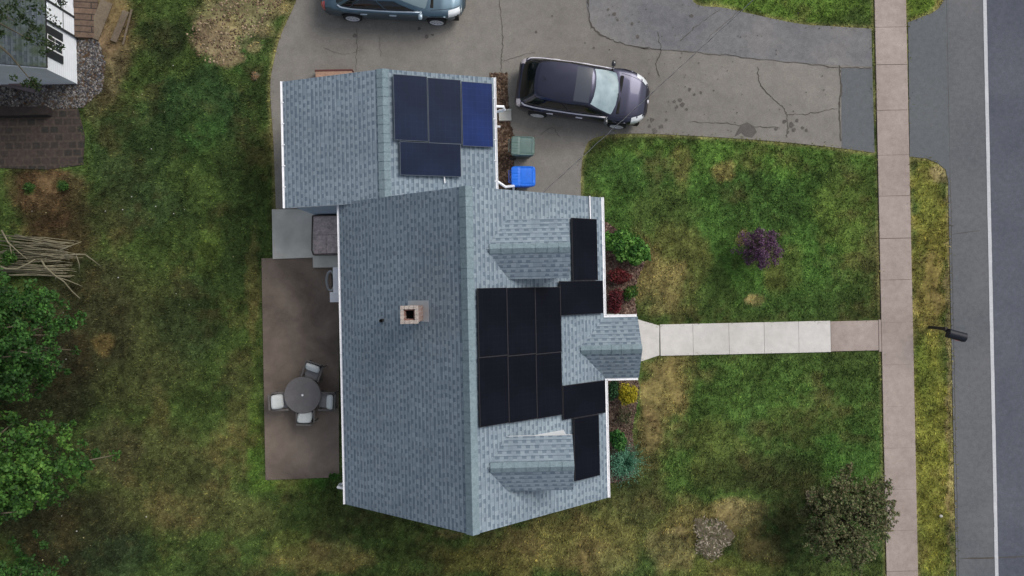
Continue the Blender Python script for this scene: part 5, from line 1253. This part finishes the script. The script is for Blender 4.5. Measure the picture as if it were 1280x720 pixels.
def branchy(t, base, tips, r0, mid=.5, sag=.2):
    """limbs from the trunk to clump centres as one 'branch' mesh"""
    mb = MB()
    for c in tips:
        c = Vector(c); b = Vector(base); m = b.lerp(c, mid)+Vector((random.gauss(0, .12), random.gauss(0, .12), random.uniform(0, .2)+sag)); m2 = b.lerp(c, .8)+Vector((random.gauss(0, .08), random.gauss(0, .08), .05))
        mb.tube([b, m, m2, c], [r0, r0*.6, r0*.35, r0*.12], 5)
    return mb
def tree(name, bx, by, trunk_top, cen, rad, npc, size, cols, label, r0=.16, cat='tree', group=None, limb_every=3, **kw):
    t = thing(name, (bx, by, 0), 0, label, cat, group)
    mb = MB(); mb.tube([(bx, by, -.1), (bx, by, .15), (bx+.05, by+.04, trunk_top*.5), (bx, by, trunk_top)], [r0*1.5, r0*1.1, r0*.9, r0*.7], 12); mb.build('trunk', M['bark'], t, smooth=True)
    branchy(t, (bx, by, trunk_top*.9), cen[::limb_every], r0*.42).build('limbs', M['bark'], t, smooth=True)
    V, C = leaves(cen, rad, npc, size, cols, **kw); foliage('crown', V, C, t); return t
# purple-leaved small tree in the front lawn
def ball_centres(cx_, cy_, z0, z1, rx, ry, n, hollow=.4, pw=.5):
    out = []
    while len(out) < n:
        d = rng.normal(size=3); d /= np.linalg.norm(d); r = (hollow+(1-hollow)*rng.random())
        z = (z0+z1)/2+d[2]*r*(z1-z0)/2; out.append((cx_+d[0]*r*rx*rng.uniform(.8, 1.08), cy_+d[1]*r*ry*rng.uniform(.8, 1.08), z))
    return np.array(out)
q = P(951, 310, 1.0)
def twig_shape(cx_, cy_, z, R_, n, seedoff=0, lo=.45):
    out = []
    for k in range(n):
        th = rng.uniform(0, 6.283); r = R_*math.sqrt(rng.random())*(.78+.3*math.sin(3*th+seedoff)*math.cos(5*th)); out.append((cx_+r*math.cos(th), cy_+r*math.sin(th), z*(1-.45*(r/R_)**2)*rng.uniform(lo, 1)))
    return np.array(out)
tree('purple_leaf_tree', q.x, q.y, .6, twig_shape(q.x+.03, q.y+.0, 1.5, .80, 230, 1.0), rng.uniform(.06, .15, 230), 26, .055, [S(100, 70, 100), S(122, 90, 120), S(84, 56, 82), S(140, 110, 134)], 'small purple-leaved tree standing alone in the upper front lawn', r0=.035, cat='tree', limb_every=1, flat=.8)
# sparse olive-brown tree by the sidewalk
q = P(1063, 652, 2.2); bq = P(1056, 648, 0)
def sparse_tree():
    R_ = 1.55; cen = []; 
    t = thing('crabapple_tree', (q.x, q.y, 0), 0, 'sparse olive-brown tree with fine twigs reaching over the sidewalk', 'tree')
    mb = MB(); mb.tube([(q.x, q.y, -.1), (q.x+.03, q.y, .6), (q.x, q.y+.02, 1.1)], [.10, .07, .06], 10); mb.build('trunk', M['bark'], t, smooth=True)
    mb = MB(); V = []; C = []; cols = [S(108, 120, 74), S(122, 128, 86), S(130, 124, 92), S(86, 108, 60), S(104, 100, 72)]
    V2, C2 = [], []
    for k in range(74):
        th = 2*math.pi*k/74*2.6+random.gauss(0, .2); rr = R_*random.uniform(.45, 1.08)*(1.0-.22*(math.cos(th-2.5) > .5)); z = random.uniform(1.5, 3.0)*(1-.25*(rr/R_)**2)
        b = Vector((q.x, q.y, random.uniform(.7, 1.15))); c = Vector((q.x+rr*math.cos(th), q.y+rr*math.sin(th)*.98, z)); m_ = b.lerp(c, .5)+Vector((random.gauss(0, .1), random.gauss(0, .1), .25))
        mb.tube([b, m_, c], [.028, .016, .005], 5)
        for j in range(9):
            s = random.uniform(.35, 1.0); p = (b.lerp(m_, s*2) if s < .5 else m_.lerp(c, (s-.5)*2)); dth = th+random.gauss(0, .75); L = random.uniform(.16, .42); e = p+Vector((math.cos(dth)*L, math.sin(dth)*L, random.uniform(-.06, .2)))
            mb.tube([p, e], [.008, .003], 4)
            nl = 17
            for _ in range(nl):
                w_ = random.uniform(.15, 1.08); cc_ = p.lerp(e, w_); cen.append((cc_.x+random.gauss(0, .035), cc_.y+random.gauss(0, .035), cc_.z+random.gauss(0, .03)))
    mb.build('limbs', M['bark'], t, smooth=True)
    for k in range(700):
        th = rng.uniform(0, 6.283); rr = R_*.82*math.sqrt(rng.random()); cen.append((q.x+rr*math.cos(th), q.y+rr*math.sin(th), (3.0-.9*(rr/R_)**2)*rng.uniform(.8, 1)))
    V, C = leaves(np.array(cen), .055, 3, .075, cols, flat=.9, up=.6); foliage('crown', V, C, t)
sparse_tree()
# broadleaf trees of the left border, their crowns reaching into the frame
def border_tree(name, lobes, base, top, cols, label, n, r0=.2, size=.10, group='broadleaf trees along the left edge'):
    cen = []
    tot = sum(l[2]*l[3] for l in lobes)
    for (u, v, ru, rv, z) in lobes:
        k = max(8, int(n*ru*rv/tot))
        c0 = P(u, v, z); sc_ = (CAMH-z)/1000
        for _ in range(k):
            th = rng.uniform(0, 6.283); r = math.sqrt(rng.random()); 
            zz = z-(.5+1.6*r*r)*rng.random()**1.4*1.0-.7*r*r
            cen.append((c0.x+r*math.cos(th)*ru*sc_, c0.y+r*math.sin(th)*rv*sc_, zz))
    cen = np.array(cen)
    tree(name, base[0], base[1], top, cen, rng.uniform(.10, .22, len(cen)), 34, size, cols, label, r0=r0, group=group, limb_every=9, flat=.55, up=.5, squash=.6)
D1 = [S(42, 68, 34), S(50, 84, 38), S(66, 106, 46), S(58, 96, 44), S(84, 132, 58)]
D2 = [S(42, 70, 32), S(56, 90, 40), S(70, 110, 46), S(86, 128, 54), S(106, 146, 64)]
border_tree('broadleaf_tree', [(-150, 425, 120, 110, 6.6), (-50, 425, 75, 80, 6.3), (-6, 402, 48, 40, 5.8), (24, 384, 26, 18, 5.3), (6, 440, 28, 44, 5.4), (54, 400, 12, 12, 5.0), (-14, 480, 34, 34, 5.2), (18, 468, 16, 24, 5.0)], (-17.6, -1.4), 3.2, D1, 'dark green broadleaf tree at the left edge, just below the brush pile', 900)
border_tree('broadleaf_tree', [(-140, 620, 120, 80, 6.4), (-40, 600, 75, 70, 6.2), (12, 598, 44, 44, 5.8), (56, 590, 28, 18, 5.4), (94, 584, 22, 6, 5.1), (30, 552, 18, 18, 5.2), (14, 634, 30, 14, 5.2)], (-17.2, -6.0), 3.2, D2, 'brighter green broadleaf tree whose pointed bough reaches farthest over the rear lawn', 860)
border_tree('broadleaf_tree', [(-20, 776, 70, 50, 5.6), (8, 718, 20, 8, 4.8), (-70, 730, 50, 40, 5.4)], (-15.6, -10.6), 2.6, D1, 'dark green tree in the bottom left corner, only its top in the frame', 260)
border_tree('broadleaf_tree', [(30, -90, 60, 60, 6.0), (-40, -60, 60, 60, 6.4), (14, 20, 12, 26, 4.6), (34, 44, 12, 12, 4.4), (-6, 10, 20, 40, 4.8), (6, 92, 8, 5, 4.0)], (-17.8, 10.6), 3.0, [S(44, 60, 34), S(62, 80, 44), S(54, 70, 40)], 'thin greenish boughs hanging over the roof of the white shed', 150, size=.08, group=None)
# unseen trees beyond the left edge, added to block sky light over the yard
for k, (x, y) in enumerate(((-24, 6), (-25, -2), (-25, -11), (-23, 16))):
    cen = ball_centres(x, y, 3.0, 8.5, 3.4, 3.4, 110, .6)
    tree('broadleaf_tree', x, y, 3.2, cen, rng.uniform(.4, .7, 110), 24, .26, D1, ['broadleaf tree behind the brush pile outside the left edge', 'broadleaf tree behind the dark tree outside the left edge', 'broadleaf tree behind the bright tree outside the left edge', 'broadleaf tree behind the shed outside the left edge'][k], group='broadleaf trees along the left edge', limb_every=8)

# ------------------------------------------------------------------ garden shed
SZE = 1.93
e = P(58, 84, SZE); wb_ = P(97, 105, 0); SXE, SYS = e.x, e.y
shed = thing('shed', (-18.3, 10.6, 0), 0, 'white garden shed with grey shingled roof and black trim in the top left corner', 'shed')
shw = 2.3; sxm = SXE-shw; st_ = .42; szr = SZE+shw*st_
mb = MB(); penta(mb, sxm-shw+.06, wb_.x, wb_.y, 13.9, sxm, szr-.085, st_); o = mb.build('wall', M['shedwall'], shed); normals_out(o)
o = roof('roof', sxm, shw, SYS-.0, 14.0, szr, st_, 'y', shed, .08, [M['shedroof'], M['frame']])
ridge_cap('ridge_cap', (sxm, SYS, szr), (sxm, 14.0, szr), .13, st_, o, mat=M['shedroof'])
WX = wb_.x
def onwall(u, v):      # pixel -> point on the shed's street-side wall plane x = WX
    lo, hi = 0., 3.
    for _ in range(40):
        m_ = (lo+hi)/2; p = P(u, v, m_)
        if p.x > WX: hi = m_   # higher z pulls the ray towards the camera
        else: lo = m_
        p0 = P(u, v, lo)
    z = (lo+hi)/2; return z, P(u, v, z).y
dpost = []
dy1, dy2 = P(97, 48, 0).y, P(97, 24, 0).y
dr_ = MB(); dr_.box((WX, dy1, .08), (WX+.03, dy2+.3, SZE-.2)); door = dr_.build('double_door', M['shedwall'], shed)
trimk = plain('black_shed_trim', (.02, .025, .03), .5)
for y in (dy1, dy2):
    mb = MB(); mb.box((WX+.031, y-.035, .03), (WX+.055, y+.035, SZE-.1)); mb.build('door_batten', trimk, door)
mb = MB(); mb.box((WX+.031, dy1+.036, .86), (WX+.045, dy2-.036, .90)); mb.box((WX+.031, dy2+.036, .86), (WX+.045, dy2+.9, .90)); mb.build('cross_rail', M['metalgrey'], door)
mb = MB(); mb.box((WX+.031, dy2+.15, .95), (WX+.04, dy2+.5, 1.2)); mb.build('door_window', M['win'], door)
yA, yB = P(72, 80, .95).y, P(72, 42, .95).y
wz0, wz1 = .92, SZE-.12
sw_ = (yB-yA)
wn = MB(); wn.box((WX, yA+sw_*.27, wz0), (WX+.03, yB-sw_*.27, wz1)); wo = wn.build('window', M['white'], shed)
wn = MB(); 
c0, c1 = yA+sw_*.27+.03, yB-sw_*.27-.03
for i in range(3):
    for j in range(2):
        a_ = c0+(c1-c0)*i/3+.012; b_ = c0+(c1-c0)*(i+1)/3-.012; z_0 = wz0+.04+(wz1-wz0-.08)*j/2+.012; z_1 = wz0+.04+(wz1-wz0-.08)*(j+1)/2-.012
        wn.box((WX+.03, a_, z_0), (WX+.034, b_, z_1))
wn.build('pane', M['win'], wo)
for a_, b_ in ((yA, yA+sw_*.26), (yB-sw_*.26, yB)):
    mb = MB(); mb.box((WX, a_, wz0-.02), (WX+.035, b_, wz1+.02)); mb.build('shutter', trimk, wo)
# ramp and loose boards
a_ = P(120, -30, .1); b_ = P(97, 47, .1)
ramp = MB(); ramp.add([(WX+.03, b_.y, .0), (WX+.03, a_.y, .0), (a_.x, a_.y, .0), (a_.x, b_.y, .0), (WX+.03, b_.y, .2), (WX+.03, a_.y, .2), (a_.x, a_.y, .03), (a_.x, b_.y, .03)], [[0, 1, 2, 3], [7, 6, 5, 4], [0, 4, 5, 1], [1, 5, 6, 2], [2, 6, 7, 3], [3, 7, 4, 0]])
o = ramp.build('ramp', bricky('brown_ramp_planks', S(108, 88, 74), S(92, 76, 64), S(56, 46, 40), 3.0, .2, .02)); normals_out(o); tag(o, 'brown plank ramp leading up to the white shed door', 'ramp')
def board(u0, v0, u1, v1, wd, z, label, mat=None, name='board', cat='board', h=.04):
    a, b = P(u0, v0, z), P(u1, v1, z); L = (b-a).length; m_ = Matrix.Translation((a+b)/2) @ Matrix.Rotation(math.atan2(b.y-a.y, b.x-a.x), 4, 'Z')
    mb = MB(); mb.box((-L/2, -wd/2, 0), (L/2, wd/2, h), 0, m_); return tag(mb.build(name, mat or M['wood'], bevel=.006), label, cat)
greyw = grainy('grey_weathered_board', S(118, 106, 90), S(98, 88, 74), S(134, 122, 106), 2, 12, 60)
board(116, 48, 134, 2, .42, .02, 'wide greyish board on the ground just right of the plank ramp', greyw)
board(142, 52, 158, 14, .22, .02, 'narrow pale board on the ground, farthest from the white shed', greyw)
board(154, 56, 165, 12, .06, .03, 'thin moss-tinged batten at the edge of the grass right of the narrow pale board', greyw)
board(12, 103, 40, 106, .16, .15, 'reddish plank against the lower wall of the white shed', plain('reddish_plank', S(128, 108, 106), .7), h=.05)
board(2, 104, 44, 114, .14, .06, 'greyish pink plank lying below the reddish plank by the shed', plain('greyish_pink_plank', S(118, 106, 108), .7), h=.05)
mb = MB(); a_ = P(-20, 140, .35); b_ = P(58, 134, .35); mb.box((a_.x, a_.y-.12, 0), (b_.x, b_.y+.05, .3)); tag(mb.build('retaining_timber', plain('dark_timber', S(44, 36, 34), .9, 0, .3), bevel=.02), 'dark timber edging between the gravel and the brick pavers', 'timber edging')

# ------------------------------------------------------------------ brush pile with long canes, and single branches over it
def brush():
    a = P(3, 291, .4); b = P(92, 300, .4); c = P(90, 346, .4); d = P(4, 345, .4)
    t = thing('brush_pile', ((a.x+b.x)/2, (a.y+d.y)/2, 0), 0, 'pile of long pale canes stacked lengthwise on the left lawn edge', 'brush pile')
    for k in range(72):
        s = random.random(); e = random.random()
        p = a.lerp(d, s)+Vector((random.uniform(-.35, .5), 0, 0)); r_ = b.lerp(c, min(1, max(0, s+random.gauss(0, .06))))+Vector((random.uniform(-.5, .03), 0, 0)); z0, z1 = random.uniform(.03, .45), random.uniform(.05, .42)
        p.z = z0; r_.z = z1; m_ = (p+r_)/2+Vector((0, random.gauss(0, .05), random.uniform(-.03, .05)))
        mb = MB(); mb.tube([p, m_, r_], [random.uniform(.009, .02), .013, .008], 6); mb.build('cane', M['stick'], t, smooth=True)
brush()
def branch(pts, label, r=.03, forks=()):
    mb = MB(); q = [P(u, v, z) for u, v, z in pts]; n = len(q); mb.tube(q, [r*(1-.6*i/(n-1)) for i in range(n)], 7); o = mb.build('branch', M['stick'], smooth=True)
    for f in forks:
        m2 = MB(); f_ = [P(u, v, z) for u, v, z in f]; m2.tube(f_, [r*.55]*(len(f_)-1)+[r*.25], 6); ff = m2.build('fork', M['stick'], o, smooth=True)
    tag(o, label, 'branch', 'bare branches thrown over the brush pile')
branch([(52, 325, .5), (56, 333, .55), (68, 344, .5), (80, 352, .35), (90, 364, .2), (100, 373, .08)], 'bare forked branch sticking out of the brush pile toward the lower right', .035, [[(70, 346, .48), (86, 351, .3), (103, 358, .12)], [(70, 345, .5), (69, 351, .35)], [(53, 326, .5), (58, 322, .6)]])
branch([(80, 320, .5), (95, 318, .5), (106, 318, .45), (116, 325, .3), (126, 333, .1)], 'curved bare branch reaching farthest right from the brush pile', .032, [[(95, 318, .5), (99, 330, .3), (99, 342, .1)], [(82, 323, .45), (104, 322, .4)]])
branch([(72, 314, .55), (86, 308, .5), (102, 302, .3)], 'short straight stick at the upper right end of the brush pile', .028)
branch([(-8, 330, .4), (8, 336, .5), (22, 336, .5), (34, 330, .55), (44, 324, .5)], 'dark bent branch across the lower left of the brush pile', .04)
branch([(2, 288, .4), (10, 303, .5), (22, 314, .55), (34, 324, .5)], 'grey branch slanting across the left end of the brush pile', .03, [[(12, 305, .5), (14, 316, .5), (13, 326, .4)]])
shrub('weed_clump', 12, 322, .3, .34, .30, .6, [S(56, 90, 38), S(76, 112, 46)], 'leafy green weeds at the left end of the brush pile', 20, 40, .09, .13, cat='weeds')

# ------------------------------------------------------------------ stump grindings, stones and small litter in the lawns
def rubble(u, v, R_, n, label, cols, name, cat, sz=(.05, .16), h=.18):
    c = P(u, v, .1); t = thing(name, (c.x, c.y, 0), 0, label, cat)
    bm = bmesh.new(); bmesh.ops.create_icosphere(bm, subdivisions=4, radius=1)
    for vv in bm.verts:
        d = vv.co.normalized(); az_ = math.atan2(d.y, d.x); k = 1+.16*math.sin(3*az_+1)+.10*math.sin(5*az_+2)+.07*math.sin(9*az_)+random.gauss(0, .03); rid = .06*abs(math.sin(14*d.x+6*d.y))
        vv.co = Vector((d.x*R_*k, d.y*R_*k*1.1, max(-.02, d.z*h*(.8+rid*3+random.gauss(0, .06)))))
    me = bpy.data.meshes.new('mound'); bm.to_mesh(me); bm.free(); me.materials.append(M['mound']); o = bpy.data.objects.new('mound', me); COL.objects.link(o); o.parent = t
    V, C = [], []
    for k in range(n):
        th = random.uniform(0, 6.283); r = R_*math.sqrt(random.random())*(1.05+.16*math.sin(3*th+1)+.10*math.sin(5*th+2)+random.gauss(0, .06)); p = np.array([c.x+r*math.cos(th), c.y+r*math.sin(th)*1.1, h*math.sqrt(max(0, 1-(r/R_/1.1)**2))*.85+.01])
        L = random.uniform(*sz); a = random.uniform(0, 3.14); d = np.array([math.cos(a), math.sin(a), random.gauss(0, .25)])*L/2; s = np.array([-math.sin(a), math.cos(a), random.gauss(0, .3)])*L*.16
        V.append([p-d, p+s, p+d, p-s]); C.append(np.array(random.choice(cols))*random.uniform(.7, 1.3))
    foliage('wood_chips', np.array(V), np.array(C), t, M['stone'])
M['mound'] = grainy('stump_grindings', S(104, 94, 76), S(76, 72, 52), S(132, 122, 104), 3, 16, 60)
rubble(891, 673, .60, 700, 'greyish mound of stump remains in the bottom of the front lawn', [S(144, 132, 116), S(170, 158, 140), S(110, 100, 80), S(92, 98, 62)], 'stump_remains', 'stump', h=.10)
rubble(1018, 624, .26, 160, 'small tan mound of dry clippings at the upper left of the sparse tree', [S(150, 138, 110), S(128, 116, 92)], 'clippings_mound', 'mound', h=.12)
def litter_bit(u, v, r, col, label, name='litter_scrap', cat='litter', group=None):
    q = P(u, v, .03); bm = bmesh.new(); bmesh.ops.create_icosphere(bm, subdivisions=2, radius=r)
    for vv in bm.verts: vv.co = Vector((vv.co.x*random.uniform(.8, 1.2), vv.co.y*random.uniform(.7, 1.1), vv.co.z*.6))
    me = bpy.data.meshes.new(name); bm.to_mesh(me); bm.free(); me.materials.append(col); o = bpy.data.objects.new(name, me); COL.objects.link(o); o.location = (q.x, q.y, r*.5+.02)
    tag(o, label, cat, group)
wl = plain('pale_litter', S(190, 188, 180), .8); yl = plain('pale_yellow', S(186, 176, 130), .8)
litter_bit(1176, 645, .055, wl, 'white scrap of paper in the verge level with the sparse tree')
for (u, v) in [(165, 246), (217, 267), (132, 264), (231, 262), (216, 82), (172, 121), (167, 140), (190, 186), (79, 391), (84, 384), (221, 367), (237, 381), (95, 664), (76, 645), (104, 672), (56, 720), (74, 690), (54, 700), (76, 697), (122, 462), (114, 682), (154, 262), (40, 264), (57, 266), (292, 321), (147, 347), (194, 258), (205, 140), (178, 118), (83, 449), (167, 616), (182, 646)]:
    litter_bit(u+random.uniform(-1, 1), v, random.uniform(.012, .026), random.choice((wl, yl)), 'small pale fallen petal or leaf scattered on the rear lawn', 'fallen_petal', 'petal', 'pale petals scattered on the rear lawn')
rubble(318, 94, .13, 60, 'small tan stone at the lawn edge near the garage top corner', [S(150, 120, 84), S(128, 100, 70)], 'edge_stone', 'stone', (.03, .08), .1)
